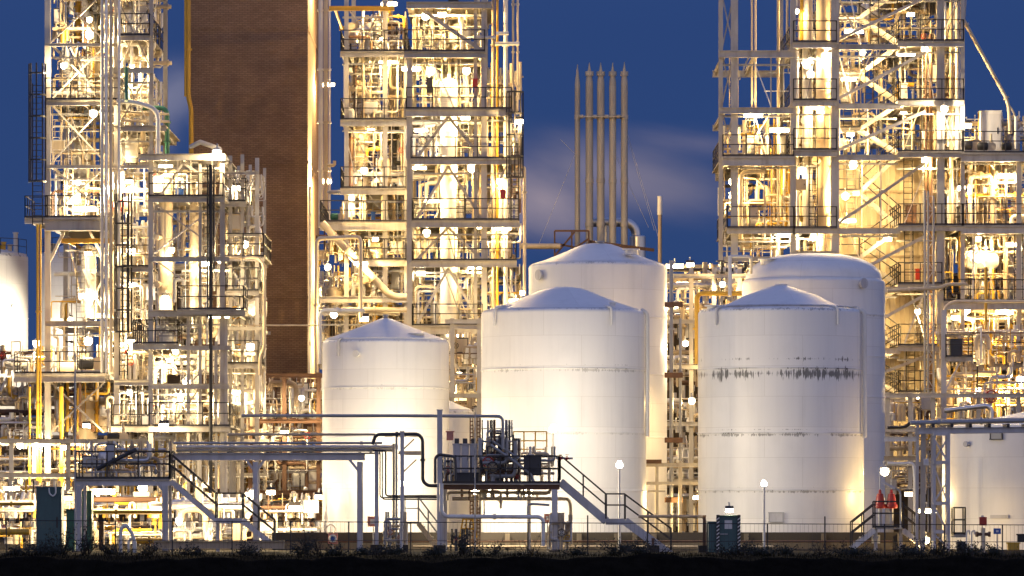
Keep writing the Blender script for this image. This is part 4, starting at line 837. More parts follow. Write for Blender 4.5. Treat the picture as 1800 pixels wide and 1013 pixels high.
cabinet('teal upright box behind the platform corner', 150, 892, 8, 20, 192, 'teal', .5)
cabinet('red-brown narrow box near the platform leg', 178, 968, 8, 50, 190, 'brown', .5)
for y, xa, xb, r, lb in ((935,-20,52,.13,'fat yellow pipe low by the frame edge'),(886,-20,60,.07,'thin yellow rail pipe behind the teal cabinet'),(900,104,305,.07,'long yellow pipe passing under the railed platform'),(951,235,290,.13,'thick yellow beam lying under the railed platform')):
    pipe(lb, [(xa,y,191),(xb,y,191)], r, 'yellow', [(0,.5)])
pipe('arched white hose pipe standing near the fence', [(212,975,183),(212,930,183),(222,922,183),(236,945,183),(236,975,183)], .075, 'white', bend=.25); pipe('arched white stub pipe next to the first hose pipe', [(226,972,183.2),(226,952,183.2),(232,946,183.2),(238,952,183.2),(238,976,183.2)], .055, 'white', bend=.1)
bmw = tag(MB().hsec(P(270,958,184.5),P(500,958,184.5),.2,.32).build('fallen_beam','tan'),'long tan steel beam lying on the ground by the fence','beam'); 

# pipe bridge
pb = thing('pipe_bridge','long grey pipe bridge on slim legs in front of the smallest tank','pipe bridge',Vector((P(475,0,188).x,188.5,0)))
for dd in (188,189.2): MB().hsec(P(302,803,188)+Vector((0,dd-188,0)),P(640,803,188)+Vector((0,dd-188,0)),.2,.28).build('beam','grey',pb)
for px in (449,632):
    for dd in (188,189.2): x = P(px,0,188).x; MB().hsec(Vector((x,dd,0)),Vector((x,dd,P(0,806,188).z-.14)),.2).build('leg','grey',pb)
for px in (330,390,449,505,560,632): x = P(px,0,188).x; z = P(0,803,188).z; MB().box(x-.05,x+.05,188.1,189.1,z-.1,z+.1).build('crossbar','grey',pb)
for a,b in (((449,830),(432,808)),((449,830),(466,808)),((632,830),(614,808))): MB().bar(P(*a,187.95),P(*b,187.95),.07,.1).build('knee_brace','grey',pb)
for i,(y,xa,xb,r,m_) in enumerate(((779,305,672,.05,'galv'),(786,310,700,.08,'silver'),(792,310,690,.06,'galv'),(797,312,668,.035,'screen'),(788,330,672,.09,'silver'))):
    pipe(['thin grey pipe on the bridge, uppermost','silver pipe on the bridge, second down','grey pipe on the bridge, third down','dark thin pipe on the bridge, lowest','silver pipe on the bridge, hidden at the back'][i], [(xa,y,188.2+.2*i),(xb,y,188.2+.2*i)], r, m_, [(0,.25),(0,.62),(0,.9)], group='pipes on the pipe bridge')
# tall posts and portal pipes
def post(label, px, ytop, d, w_, mat='grey', name='steel_post', cap=True):
    x = P(px,0,d).x; z = P(0,ytop,d).z; t = thing(name,label,'post',Vector((x,d,0))); MB().hsec(Vector((x,d,0)),Vector((x,d,z)),w_).build('shaft',mat,t); MB().box(x-w_*.6,x+w_*.6,d-w_*.6,d+w_*.6,z,z+.05).build('cap',mat,t); MB().box(x-.25,x+.25,d-.25,d+.25,0,.28).build('footing','dconc',t)
    return t
post('grey post at the end of the pipe bridge', 662, 792, 187.6, .16); post('grey post with pipework beside the lamp, between bridge and platform', 707, 760, 187, .16); post('tallest dark post at the corner of the valve platform', 773, 722, 186.2, .21, 'grey')
pipe('long level pipe high in front of the tanks, bending down at the valve platform', [(425,731,186.8),(700,731,186.8),(884,732,186.8),(884,790,186.8)], .066, 'galv', [(0,.3),(1,.4),(2,.6)], bend=.25)
pipe('thin level pipe below the long one', [(400,764,187.2),(660,764,187.2)], .05, 'cream', [(0,.4)])
pipe('thick grey pipe looping from the bridge down to the valve platform', [(655,782,187.3),(660,764,187.3),(735,763,187.3),(743,772,187.3),(743,846,187.3),(752,854,187.3),(772,854,187.3)], .072, 'screen', [(1,.5),(3,.5)], bend=.3)
for i,(px,yb) in enumerate(((668,875),(672,878),(678,872))): pipe('thin pipe dropping beside the bridge end post, %s one' % ORD[i], [(px-12,792,187.4),(px,792,187.4),(px,yb,187.4),(768,yb,187.4)], .03+.01*(i==2), 'screen', bend=.12, group='thin pipes at the bridge end')
pipe('pipe standing just behind the lamp post of the bridge', [(697,765,187.6),(697,965,187.6)], .05, 'galv'); pipe('second pipe standing behind the lamp post of the bridge', [(692,780,187.7),(692,955,187.7)], .06, 'cream', [(0,.9)])
pipe('white pipe from the tall dark post along the foot of the middle tank', [(776,850,185.8),(776,901,185.8),(784,908,185.8),(955,909,185.8),(955,960,185.8)], .085, 'white', [(2,.5)], bend=.25)
pipe('white U-shaped pipe at the tall dark post', [(765,850,185.7),(765,805,185.7),(772,799,185.7),(800,803,185.7),(801,845,185.7)], .06, 'screen', bend=.15)
pipe('level cream pipe under the valve platform', [(795,877,188),(1000,877,188),(1003,890,188),(1003,960,188)], .075, 'cream', [(0,.4)], bend=.2); pipe('hooked grey pipe near the far platform leg', [(928,907,186.6),(928,888,186.6),(935,886,186.6),(966,888,186.6)], .05, 'galv', bend=.1)
pt = thing('pipe_tray','light bracket tray between bridge end and smallest tank','bracket',P(700,765,188.2)); MB().box(P(676,0,188).x,P(737,0,188).x,188.2,188.9,P(0,768,188).z,P(0,765,188).z).build('tray','cream',pt); MB().bar(P(728,772,188.3),P(709,790,188.3),.05,.06).build('strut','cream',pt); MB().box(P(700,0,188).x,P(740,0,188).x,188.25,188.85,P(0,800,188).z,P(0,793,188).z).build('lower_tray','cream',pt); MB().bar(P(732,808,188.3),P(709,830,188.3),.05,.06).build('strut','cream',pt)

# valve platform in the middle
vp = plat('valve_platform','dark valve platform on two legs with a long stair, before the middle tank', 775, 984, 850, 186.6, 189.8, (975,), h=.19, legw=.24, gmat='brown')
MB().hsec(Vector((P(779,0,186.6).x,189.6,0)),Vector((P(779,0,186.6).x,189.6,P(0,858,186.6).z)),.24).build('leg','grey',vp)
d = 186.9
stair_flight(vp, P(985,843,d), P(1066,912,d), .9, 'grey', depth=.34); z = P(0,912,d).z
ld_ = MB().box(P(1065,0,d).x,P(1099,0,d).x,d,d+.95,z-.25,z).build('landing','grey',vp)
for k in (0,.92): railing_mb([Vector((P(1065,0,d).x,d+k,z)),Vector((P(1099,0,d).x,d+k,z))],1.02,r=.03,kick=False).build('railing','dark',ld_)
stair_flight(vp, P(1099,912,d), P(1180,972,d), .9, 'grey', depth=.34)
for i, px in enumerate((803,817.5,832)): 
    cabinet('white-grey control cabinet on the valve platform, %s of three' % ORD[i], px, 832, 13.4, 50, 187.8, 'grey', .6, name='control_cabinet')
    vp_ = tag(MB().box(P(px-4,0,188).x,P(px+4,0,188).x,187.9,188.3,P(0,781,188).z,P(0,771,188).z).build('control_unit','screen'),'small dark unit on the %s control cabinet of the valve platform' % ORD[i],'control unit','dark units on the control cabinets')
cabinet('base plinth under the three control cabinets', 817, 849, 46, 16, 187.7, 'screen', .8, name='plinth', cat='plinth')
manifold('dense dark-and-cream valve cluster on the valve platform', 842, 912, 770, 849, 187, 189.4, 34, 77, pal=['galv','screen','cream','galv','brown','black'], valves=12, boxes=0, vert=.6, rmax=.09, group='valve skids', fill=False)
manifold('tall dark standpipes rising out of the valve cluster on the valve platform', 846, 902, 738, 849, 187.2, 188.6, 22, 79, pal=['screen','brown','galv','screen','galv'], valves=6, boxes=0, vert=.75, rmax=.05, group='valve skids', fill=False)
manifold('low dark pipe loops between control cabinets and corner post', 777, 800, 800, 849, 186.9, 188.8, 12, 80, pal=['screen','brown','galv','black'], valves=3, boxes=0, vert=.5, rmax=.05, group='valve skids', fill=False)
manifold('pipe loops hanging below the valve platform deck', 786, 968, 853, 880, 187, 189.4, 14, 81, pal=['galv','cream','tan','brown'], valves=3, boxes=0, vert=.25, rmax=.05, group='valve skids', fill=False)
manifold('dark valves and stub pipes around the foot of the bridge end posts', 676, 712, 900, 966, 186.5, 188, 14, 82, pal=['galv','grey','cream'], valves=6, boxes=0, vert=.7, rmax=.06, group='valve skids', fill=False)
manifold('dark valves at the foot of the far valve platform leg', 966, 1004, 905, 966, 186.4, 188.4, 12, 83, pal=['galv','grey','tan'], valves=6, boxes=1, vert=.7, rmax=.06, group='valve skids', fill=False)
manifold('dark hydrant valves low before the yellow step frame', 792, 822, 930, 972, 185.6, 186.8, 9, 84, pal=['screen','brown','black'], valves=5, boxes=0, vert=.7, rmax=.06, group='valve skids', fill=False)
for px, lb in ((829,'brown cable ladder standing behind the valve platform, inner'),(841,'brown cable ladder standing behind the valve platform, outer')):
    t = thing('cable_ladder', lb, 'cable ladder', P(px,940,191)*1); t.location.z = 0; m = MB()
    for k in (-2.5,2.5): m.bar(Vector((P(px+k,0,191).x,191,0)),P(px+k,735,191),.05,.05)
    m.build('rails','brown',t); m = MB(); z = .3
    while z < P(0,737,191).z: m.bar(Vector((P(px-2.5,0,191).x,191,z)),Vector((P(px+2.5,0,191).x,191,z)),.04,.05); z += .16
    m.build('rungs','brown',t)
manifold('thin pipes and valves behind the dark plate on the valve platform', 908, 975, 785, 849, 187.4, 189.4, 14, 78, pal=['galv','cream','cream'], valves=5, boxes=0, rmax=.06, group='valve skids', fill=False)
cabinet('square dark plate-like switch box on the valve platform', 936, 836, 31, 34, 186.9, 'screen', .25, name='switch_box')
pipe('silver pipe sloping over the valve cluster', [(862,782,186.8),(905,812,186.8),(935,836,186.8),(938,848,186.8)], .06, 'galv', bend=.15); pipe('second silver pipe sloping over the valve cluster', [(866,776,187),(912,806,187)], .05, 'galv')
for px in (879,890): pipe('short standpipe above the valve cluster, %s' % ('inner' if px < 885 else 'outer'), [(px,765 if px < 885 else 758,187.1),(px,800,187.1)], .08, 'screen', [(0,.5)])
hop = thing('hopper','pointed steel hopper hanging under the valve platform','hopper',P(851,905,188)); MB().lathe(P(851,880,188),[(.05,0),(.09,.1),(.27,.72),(.27,.78)],18).build('cone','grey',hop); MB().tube([P(851,880,188),P(851,905,188)],.03,8).build('spout','grey',hop)
pipe('thin vertical pole rising before the valve platform', [(835,985,185.2),(835,725,185.2)], .03, 'galv')
yr = thing('yellow_rail','yellow guard rail behind the valve cluster','guard rail',P(930,800,190)); m = MB(); 
for px in (902,921,941,961): m.bar(P(px,800,190),P(px,759,190),.06,.06)
for y in (759,775,790): m.bar(P(902,y,190),P(961,y,190),.05,.05)
m.build('rail','yellow',yr); MB().box(P(902,0,190).x,P(962,0,190).x,190.05,190.9,P(0,802,190).z,P(0,800,190).z).build('deck','deck',yr); MB().hsec(Vector((P(930,0,190).x,190.5,0)),P(930,802,190.5),.15).build('leg','grey',yr)
cabinet('red-ringed reel box above the control cabinets', 791, 774, 12, 14, 188.5, 'pink', .2, name='hose_reel', cat='hose reel')
for px, lb in ((985,'red wheel valve at the head of the valve platform stair'),(997,'second red wheel valve out past the stair head')):
    t = thing('valve', lb, 'valve', P(px,808,186.7)); valve(t, P(px,806,186.7), Vector((1,0,0)), .032, 'red', 'dark'); MB().tube([P(px-8,806,186.7),P(px+10,806,186.7)],.04,8).build('pipe','galv',t)
# back stair behind the bund near the smallest tank
bst = thing('bund_stair','small pale stair over the wall between two tanks','stair',P(750,960,190.5)); stair_flight(bst, P(735,916,190.6), P(770,962,190.6), .8, 'cream', 'galv'); MB().box(P(712,0,190.6).x,P(736,0,190.6).x,190.6,191.4,P(0,917,190.6).z-.1,P(0,917,190.6).z).build('landing','deck',bst); railing_mb([P(712,917,190.6),P(736,917,190.6)],1.0,kick=False).build('railing','galv',bst)
MB().hsec(Vector((P(715,0,191).x,191,0)),P(715,917,191)-Vector((0,0,.1)),.1).build('leg','grey',bst)

# signs and safety gear
def sign(label, px, py, wpx, hpx, d, mat, pole=True, inner=None):
    p = P(px,py,d); w_, h = wpx*S(d), hpx*S(d); t = thing('sign_plate', label, 'sign', Vector((p.x,d,0 if pole else p.z-h/2)))
    b = MB().box(p.x-w_/2,p.x+w_/2,d,d+.03,p.z-h/2,p.z+h/2).build('plate', mat, t)
    if inner: 
        m_, k = inner; MB().box(p.x-w_*k/2,p.x+w_*k/2,d-.006,d-.002,p.z-h*k/2,p.z+h*k/2).build('panel', m_, b)
    if pole: MB().tube([Vector((p.x,d+.06,0)),Vector((p.x,d+.06,p.z+h*.4))],.025,7).build('pole','galv',t)
    return t
sign('faded pink sign on a post by the smallest tank', 656, 917, 20, 18, 191, 'pink', inner=('white',.5)); sign('pink sign by the far leg of the valve platform', 962, 911, 11, 15, 188, 'pink', inner=('white',.45)); sign('white sign with a blue emblem on the containment wall', 1539.5, 948, 15, 15, 191.2, 'white')
ts = bpy.data.objects['sign_plate.002']; p = P(1539.5,948,191.2); m = MB(); m.v = [p+Vector((-.12,-.012,.11)),p+Vector((.12,-.012,.11)),p+Vector((0,-.012,-.13))]; m.f = [(0,1,2)]; m.build('emblem','blue',ts)
sign('small blue sign fixed to the fence', 1753, 934, 13, 10, 177.9, 'blue', inner=('white',.35)); sign('narrow pale name board low on the wide tank', 1727, 910, 5, 8, 190.5, 'white'); sign('white notice between the two lattice leg posts', 1628, 812, 9, 11, 188.3, 'white', pole=False, inner=('grey',.6))
lb_ = thing('lifebuoy_box','round-topped pink and white safety ring box on the wall','lifebuoy box',P(585,960,191.5)); p = P(585,946,191.5)
MB().box(p.x-.2,p.x+.2,191.5,191.65,p.z-.25,p.z+.2).build('board','pink',lb_); MB().ring(p+Vector((0,-.06,-.02)),Vector((0,1,0)),.13,.04,18,6).build('ring','white',lb_); MB().lathe(p+Vector((0,-.03,-.02)),[(.09,0),(.09,.015)],16,Vector((0,-1,0))).build('emblem','blue',lb_)
MB().ring(p+Vector((-.1,.05,.36)),Vector((0,1,0)),.2,.02,18,6).build('hoop','cream',lb_); MB().tube([Vector((p.x,191.6,0)),p+Vector((0,.1,-.2))],.03,8).build('pole','galv',lb_)
yf = thing('yellow_step','yellow A-shaped step frame by the foot of the middle tank','step frame',P(822,940,190.5)); 
for a,b in (((814,912),(808,945)),((830,912),(838,945)),((820,912),(818,945))): MB().bar(P(*a,190.5),P(*b,190.5),.07,.07).build('leg','yellow',yf)
MB().box(P(813,0,190.5).x,P(833,0,190.5).x,190.4,190.9,P(0,914,190.5).z,P(0,911,190.5).z).build('platform','yellow',yf); MB().bar(P(810,930,190.46),P(836,930,190.46),.05,.08).build('crossbar','yellow',yf)

# green bins with chevrons
gb = thing('waste_container','dark green container with striped corner posts and a lamp on its lid','container',P(1280,985,183))
d = 183; x0, x1, zt = P(1262,0,d).x, P(1299,0,d).x, P(0,906,d).z
MB().box(x0+.05,x1-.05,d+.1,d+1.2,.0,zt-.05).build('body','teal',gb); MB().box(x0+.0,x1-.0,d+.05,d+1.25,zt-.05,zt).build('lid','green',gb)
for xx in (x0,x1):
    c_ = MB().box(xx-.06,xx+.06,d-.02,d+.1,0,zt+.02).build('corner_post','dark',gb); m = MB(); z = .1
    while z < zt-.1: m.quad_box(Vector((xx-.055,d-.026,z)),Vector((.11,0,.08)),Vector((0,.004,0)),Vector((0,0,.05))); z += .15
    m.build('chevrons','white',c_)
MB().box((x0+x1)/2-.15,(x0+x1)/2+.15,d+.09,d+.098,zt-.55,zt-.2).build('label_plate','white',gb); MB().bar(Vector((x0+.08,d+.07,.75)),Vector((x0+.4,d+.07,.75)),.03,.04).build('latch','galv',gb)
cabinet('plain dark teal bin beside the striped container', 1254, 985, 17, 66, 183.2, 'teal', 1.0, name='waste_bin', cat='bin')
post('thin dark post at the end of the ground pipe', 1238, 908, 184.5, .12, 'brown'); pipe('cream ground pipe ending at the thin dark post', [(1122,908,185),(1235,908,185),(1239,914,185),(1239,960,185)], .06, 'tan', [(0,.5)], bend=.12)
ss = steel_tower('pipe_support','small cream pipe frame between the tank pairs','frame',[(1155,810,.15),(1196,810,.15)],204,206,810,[lv(812,1136,1225,deck=False,h=.2),lv(845,1136,1225,deck=False,h=.16),lv(860,1136,1165,deck=False,h=.1)],(),colw=.15,over=.1)
tag(MB().box(P(1136,0,203).x,P(1163,0,203).x,203,203.4,P(0,815,203).z,P(0,808,203).z).build('beam_stub','brown'),'short rusty beam end poking from the middle tank','beam')
for i,(px,yt) in enumerate(((1148,948),(1100,962))): post('short dark bollard post by the stair foot' if i else 'rusty stub post by the stair foot', px if i == 0 else px, yt, 184.8, .11, 'brown')

# right: over-the-wall platform, red valves, lattice leg, gantry
rp_ = thing('wall_crossing','dark steel crossing with stairs on both sides over the containment wall','stair',P(1563,960,190.3)); d = 190.2; z = P(0,928,d).z
dk = MB().box(P(1538,0,d).x,P(1588,0,d).x,d,d+1.1,z-.06,z).build('deck','deck',rp_); railing_mb([P(1538,928,d),P(1588,928,d)],1.1,r=.03).build('railing','dark',dk); railing_mb([P(1538,928,d)+Vector((0,1.05,0)),P(1588,928,d)+Vector((0,1.05,0))],1.1,r=.03).build('railing','dark',dk)
stair_flight(rp_, P(1588,928,d), P(1626,958,d), 1.0, 'grey'); stair_flight(rp_, P(1538,928,d), P(1498,960,d), 1.0, 'grey')
for px in (1541,1585): MB().hsec(Vector((P(px,0,d).x,d+.5,0)),Vector((P(px,0,d).x,d+.5,z-.06)),.14).build('leg','grey',rp_)
for px in (1547,1567):
    t = thing('safety_valve','bright red safety valve on the wall crossing, %s' % ('nearer the drip-stained tank' if px == 1547 else 'nearer the lattice leg'),'valve',P(px,920,191)); o = P(px,890,191)
    MB().lathe(o,[(.1,-.1),(.25,-.08),(.26,.02),(.24,.08),(.2,.10),(.17,.34),(.13,.52),(.07,.54),(.05,.68),(.03,.7)],16).build('body','red',t); MB().tube([P(px,893,191),P(px,930,191)],.08,10).build('inlet','galv',t)
    MB().tube([o+Vector((0,.1,.6)),o+Vector((0,.1,1.5)),o+Vector((.35,.1,1.5))],.02,7).build('vent_pipe','galv',t)
sw = thing('swan_lamp','unlit grey swan-neck lamp by the red valves','lamp post',P(1583,930,189.6)); MB().tube([P(1583,930,189.6),P(1583,864,189.6),P(1566,854,189.6)],.035,8,bend=.15).build('pole','galv',sw); MB().bar(P(1573,859,189.6),P(1555,849,189.6),.14,.09).build('head','grey',sw)
ll = thing('lattice_post','grey braced lattice leg of the gantry before the wide tank','lattice post',P(1654,965,189.5)); 
for px in (1641,1666):
    for dd in (189.2,189.9): MB().hsec(Vector((P(px,0,189.5).x,dd,0)),Vector((P(px,0,189.5).x,dd,P(0,762,189.5).z)),.13).build('post','grey',ll)
for y in (763,813,885,935): MB().bar(P(1641,y,189.1),P(1666,y,189.1),.07,.14).build('rung','grey',ll)
for a,b in (((1641,770),(1666,812)),((1666,770),(1641,812)),((1641,820),(1666,884)),((1666,845),(1641,884)),((1641,890),(1666,934)),((1641,938),(1666,962))): MB().bar(P(*a,189.15),P(*b,189.15),.06,.07).build('brace','grey',ll)
gt = thing('pipe_gantry','grey gantry beam carrying pipes across the wide tank, cut by the frame edge','gantry',P(1720,760,190)); 
for dd in (189.3,190.6): MB().hsec(P(1612,758,189.5)+Vector((0,dd-189.5,0)),P(1850,755,189.5)+Vector((0,dd-189.5,0)),.16,.24).build('beam','grey',gt)
for px in (1613,1623): MB().hsec(Vector((P(px,0,189.5).x,189.9,0)),P(px,745,189.9),.2 if px > 1615 else .12).build('column','steel' if px > 1615 else 'grey',gt)
for i in range(7): p = P(1640+33*i,749,189.2); MB().box(p.x-.06,p.x+.06,189.1,190.7,p.z-.06,p.z+.09).build('pipe_shoe','dark',gt)
for i,(y,dd,r) in enumerate(((743,189.5,.085),(745,189.9,.06),(742,190.3,.1))): pipe('grey pipe along the gantry before the wide tank, %s' % ['front one','thin middle one','thick rear one'][i], [(1600,y+1,dd),(1850,y-5,dd)], r, ['galv','silver','cream'][i], [(0,.2),(0,.5)], group='pipes on the gantry')
pipe('dark bent pipe end joining the gantry from the dome tank side', [(1560,752,190),(1590,752,190),(1600,744,190)], .07, 'dark')
tag(MB().hsec(P(1554,772,196),P(1614,772,196),.15,.2).build('cross_beam','grey'),'upper of two beams between dome tank and gantry column','beam','beams at the gantry column'); tag(MB().hsec(P(1554,806,196),P(1614,806,196),.15,.2).build('cross_beam','tan'),'lower of two beams between dome tank and gantry column','beam','beams at the gantry column')
pipe('white doorway-shaped pipe beside the gantry column', [(1560,815,195),(1606,815,195),(1608,840,195),(1608,950,195)], .07, 'white', bend=.15)
sg = plat('standing_frame','low dark guard frame in front of the wide tank',1676,1698,940,189,190,(),h=.06); 
hy = thing('hydrant','hydrant stand with a red box at the fence','hydrant',P(1728,975,182)); o = P(1728,980,182); o.z = 0; MB().tube([o,o+Vector((0,0,1.0))],.09,10).build('standpipe','cream',hy); MB().box(o.x-.14,o.x+.14,181.9,182.15,P(0,924,182).z,P(0,909,182).z).build('red_box','red',hy)
for k in (-1,1): MB().lathe(o+Vector((0,0,.75)),[(.07,0),(.07,.2),(.11,.21),(.11,.3)],12,Vector((k,-.2,0))).build('outlet','brown',hy)
for i,px in enumerate((1699,1708)): pipe('bent white stand pipe near the hydrant, %s' % ('first' if i == 0 else 'second, closer'), [(px,975,182.5),(px,935,182.5),(px+5,932,182.5),(px+5,940,182.5)], .03, 'white', bend=.06)
cabinet('black box on the fence near the frame edge', 1796, 953, 14, 12, 177.8, 'black', .2); cabinet('yellow box low by the fence near the frame edge', 1782, 968, 20, 12, 183, 'yellow', .4); cabinet('dark valve box at the lattice leg foot', 1690, 972, 14, 18, 186, 'screen', .5)

# ================================================================== FENCE
fn = thing('fence','long thin dark post-and-wire fence in front of the whole plant','fence',Vector((0,178,0)))
zr = lambda px: P(0,915+8*(px/1800),178).z
pxs = [-95,11,107,203,303,408,511,613,722,826,928,1033,1138,1243,1349,1450,1555,1660,1762,1860]
for px in pxs:
    x = P(px,0,178).x; MB().tube([Vector((x,178,0)),Vector((x,178,zr(px)+(.3 if px in (1033,1450) else .02)))],.028,7).build('post','dark',fn)
for k, r in ((1.0,.016),(.42,.012),(.14,.012)):
    MB().tube([Vector((P(px,0,178).x,178,zr(px)*k)) for px in pxs],r,6,bend=0).build('wire','dark',fn)
m = MB()
for a,b in zip(pxs[:-1],pxs[1:]):
    xa,xb = P(a,0,178).x,P(b,0,178).x; n_ = 14
    for i in range(1,n_): x = xa+(xb-xa)*i/n_; m.bar(Vector((x,178,.06)),Vector((x,178,zr(a))),.006,.006)
m.build('mesh','dark',fn)

# ================================================================== PIPEWORK ON EVERY STOREY
YP = PAL+['yellow']*3; WP = ['white']*6+['cream']*5+['silver']*3; TP = PAL+['tan']*4+['brown']
seed = 1000
def cells(tower, bay, x0, x1, ys, d0, d1, n, pal=PAL, first=0, ref=None, **k):
    global seed
    for i, (a, b) in enumerate(zip(ys[:-1], ys[1:])):
        seed += 1; rr = ref or d0
        manifold('%s pipes in %s, %s storey from top' % (['tangled','crowded','bright','mixed','close-set','busy'][seed%6], bay, ORD[i+first]), x0, x1, a+5, b-1, d0, d1, max(8, int(n*2.3*(b-a)/90)), seed, pal, ref=rr, **k)
cells('A','the braced bay of the caged-ladder tower', 92, 182, (-40,75,177,289,381), 234, 240.5, 16)
cells('A','the outer bay of the caged-ladder tower', 207, 266, (-40,64,118,220,285,380,470,560,668,750,850), 233, 240.5, 14, WP)
cells('A','the lower braced bay of the caged-ladder tower', 90, 184, (425,560,655), 236.5, 241, 5)
cells('A','the bay behind the four risers', 180, 212, (-40,177,380,560,668), 233, 240, 8, WP)
cells('L','the low rack by the frame edge', -30, 84, (600,656,720,790,870), 233, 241, 20, TP+['brown'])
cells('L','the yellow-piped rack under the caged-ladder tower', 80, 200, (665,760,840), 233, 241, 22, YP+['yellow']*2)
cells('L','the ground rack behind the teal cabinet', -30, 130, (840,905,945), 226, 234, 24, YP)
cells('L','the ground rack behind the railed platform', 130, 310, (770,850,905,955), 222, 230, 30, YP)
cells('B','the squat frame between its corner posts', 270, 388, (275,345), 213.2, 219.5, 10, WP)
cells('B','the squat frame between its corner posts', 270, 388, (345,450,545), 217.4, 219.6, 16, WP, first=1)
cells('B','the squat frame between its corner posts', 270, 388, (545,605,673,750,850), 214, 219.5, 16, WP, first=3)
cells('B','the three-post frame', 396, 458, (300,355,408,452,512,573,640,735), 217, 221.5, 16, WP)
cells('R','the ground rack under the pipe bridge', 310, 470, (735,800,860,955), 221, 230, 30)
cells('R','the brown-legged pipe rack at the chimney foot', 425, 568, (655,735,800,870,940), 222, 231, 30, TP)
cells('C','the lean tower wing', 606, 712, (12,92,212,332,390,458,520,580,640,720), 239.5, 247.5, 19)
cells('C','the strip between chimney and lean tower wing', 556, 612, (398,460,545,640,700), 240, 247.5, 14, YP)
cells('C','the vessel bay of the railed tower', 725, 850, (8,92,193,280,388,459,573,640,760), 237.6, 244.5, 19, WP)
cells('C','the outer bay of the railed tower', 853, 915, (100,193,280,388,459,573), 236.6, 244.5, 12)
cells('M','the gap between tank pairs', 1172, 1312, (455,520,600,680,760,850,935), 222, 232, 22, TP)
cells('D','the hoist bay', 1275, 1392, (200,275,402,450,500,600), 237.5, 246, 17, YP)
cells('D','the column bay of the staircase tower', 1396, 1467, (-40,76,178,265,402,530,640), 238.6, 246, 15)
cells('D','the staircase bay', 1476, 1648, (-22,74,178,268), 240.4, 246, 16)
cells('D','the dark riser strip beside the staircase', 1625, 1690, (-22,74,178,268,397,500,608,690,780), 238.5, 246, 11, TP)
cells('D','the annex by the frame edge', 1692, 1830, (190,270,397,530,640,740), 237.5, 246, 25, YP)
cells('D','the rack between dome tank and lattice mast', 1556, 1640, (690,740,800,870), 224, 234, 20, TP)
cells('D','the rack before the annex', 1655, 1820, (560,640,735), 228, 233, 26, YP)
# plain rack frames behind the ground pipework
def rack(label, px, ys, xa, xb, d0, d1, ytop, mat='steel'):
    steel_tower('pipe_rack', label, 'pipe rack', [(p,ytop,.24) for p in px], d0, d1, ytop, [lv(y,xa,xb,deck=False,h=.26,mat=mat) for y in ys], (), colmat=mat)
rack('brown-legged pipe rack at the foot of the chimney', (440,453,500,560), (655,735,800,860), 425, 568, 221.5, 231.5, 655, 'brown')
rack('white pipe rack seen between the two tank pairs', (1215,1255,1300), (480,560,640,740,840), 1172, 1312, 221.5, 233, 470)
rack('cream pipe rack behind the railed platform and stairs', (20,120,250,330,420), (770,830,890), -40, 470, 221.5, 232, 770)
rack('cream pipe rack behind the dome tank and gantry', (1560,1600,1640,1720,1790), (690,750,810), 1556, 1830, 223.5, 235, 690)
rack('cream pipe rack peeping between smallest and middle tank', (795,842), (560,690,760), 786, 850, 226, 233, 560)
cells('M','the rack between smallest and middle tank', 786, 850, (575,640,690,760), 226.5, 232.5, 14, TP)

# ------------------------------------------------------------------ far long pipes and a back wall of units, darkened to read as shaded gaps
for i,(y,xa,xb,r,m_,d) in enumerate(((690,-20,300,.2,'brown',243),(706,-20,300,.25,'tan',244),(725,-20,300,.18,'brown',243),(745,-20,240,.25,'tan',244),(640,560,850,.2,'cream',249),(600,720,850,.15,'tan',249),(470,1170,1400,.15,'cream',249),(560,1160,1400,.2,'tan',250),(640,1160,1400,.2,'cream',250),(720,1160,1400,.22,'tan',250),(800,1160,1400,.2,'cream',250),(560,1650,1830,.2,'tan',249),(610,1650,1830,.16,'cream',249),(700,1550,1830,.22,'cream',249),(810,0,1830,.3,'tan',246),(850,0,1830,.25,'cream',246))):
    pipe('long %s pipe far behind at the rear of the plant, %s such run' % (m_, ORD[i] if i < 16 else 'last'), [(xa,y,d),(xb,y,d)], r, m_, [(0,.2),(0,.5),(0,.8)], group='long rear pipes')
rw = thing('unit_building','low plant building darkened as shaded gaps behind all the pipework','building',Vector((0,254,0)))
MB().box(P(-200,0,252).x,P(325,0,252).x,252,256,0,P(0,770,252).z).build('wall','dun',rw); MB().box(P(-200,0,252).x-.1,P(325,0,252).x+.1,251.9,256.1,P(0,770,252).z,P(0,770,252).z+.15).build('roof','tan',rw)
rw2 = thing('unit_building','plant building darkened as shaded gaps behind the tanks, between chimney and staircase tower','building',Vector((0,254,0)))
MB().box(P(575,0,252).x,P(1265,0,252).x,252,256,0,P(0,560,252).z).build('wall','dun',rw2); MB().box(P(575,0,252).x-.1,P(1265,0,252).x+.1,251.9,256.1,P(0,560,252).z,P(0,560,252).z+.15).build('roof','tan',rw2)
rw3 = thing('unit_building','plant building darkened as shaded gaps behind the annex','building',Vector((20,254,0)))
MB().box(P(1268,0,252).x,P(2000,0,252).x,252,256,0,P(0,485,252).z).build('wall','dun',rw3); MB().box(P(1268,0,252).x-.1,P(2000,0,252).x+.1,251.9,256.1,P(0,485,252).z,P(0,485,252).z+.15).build('roof','tan',rw3)

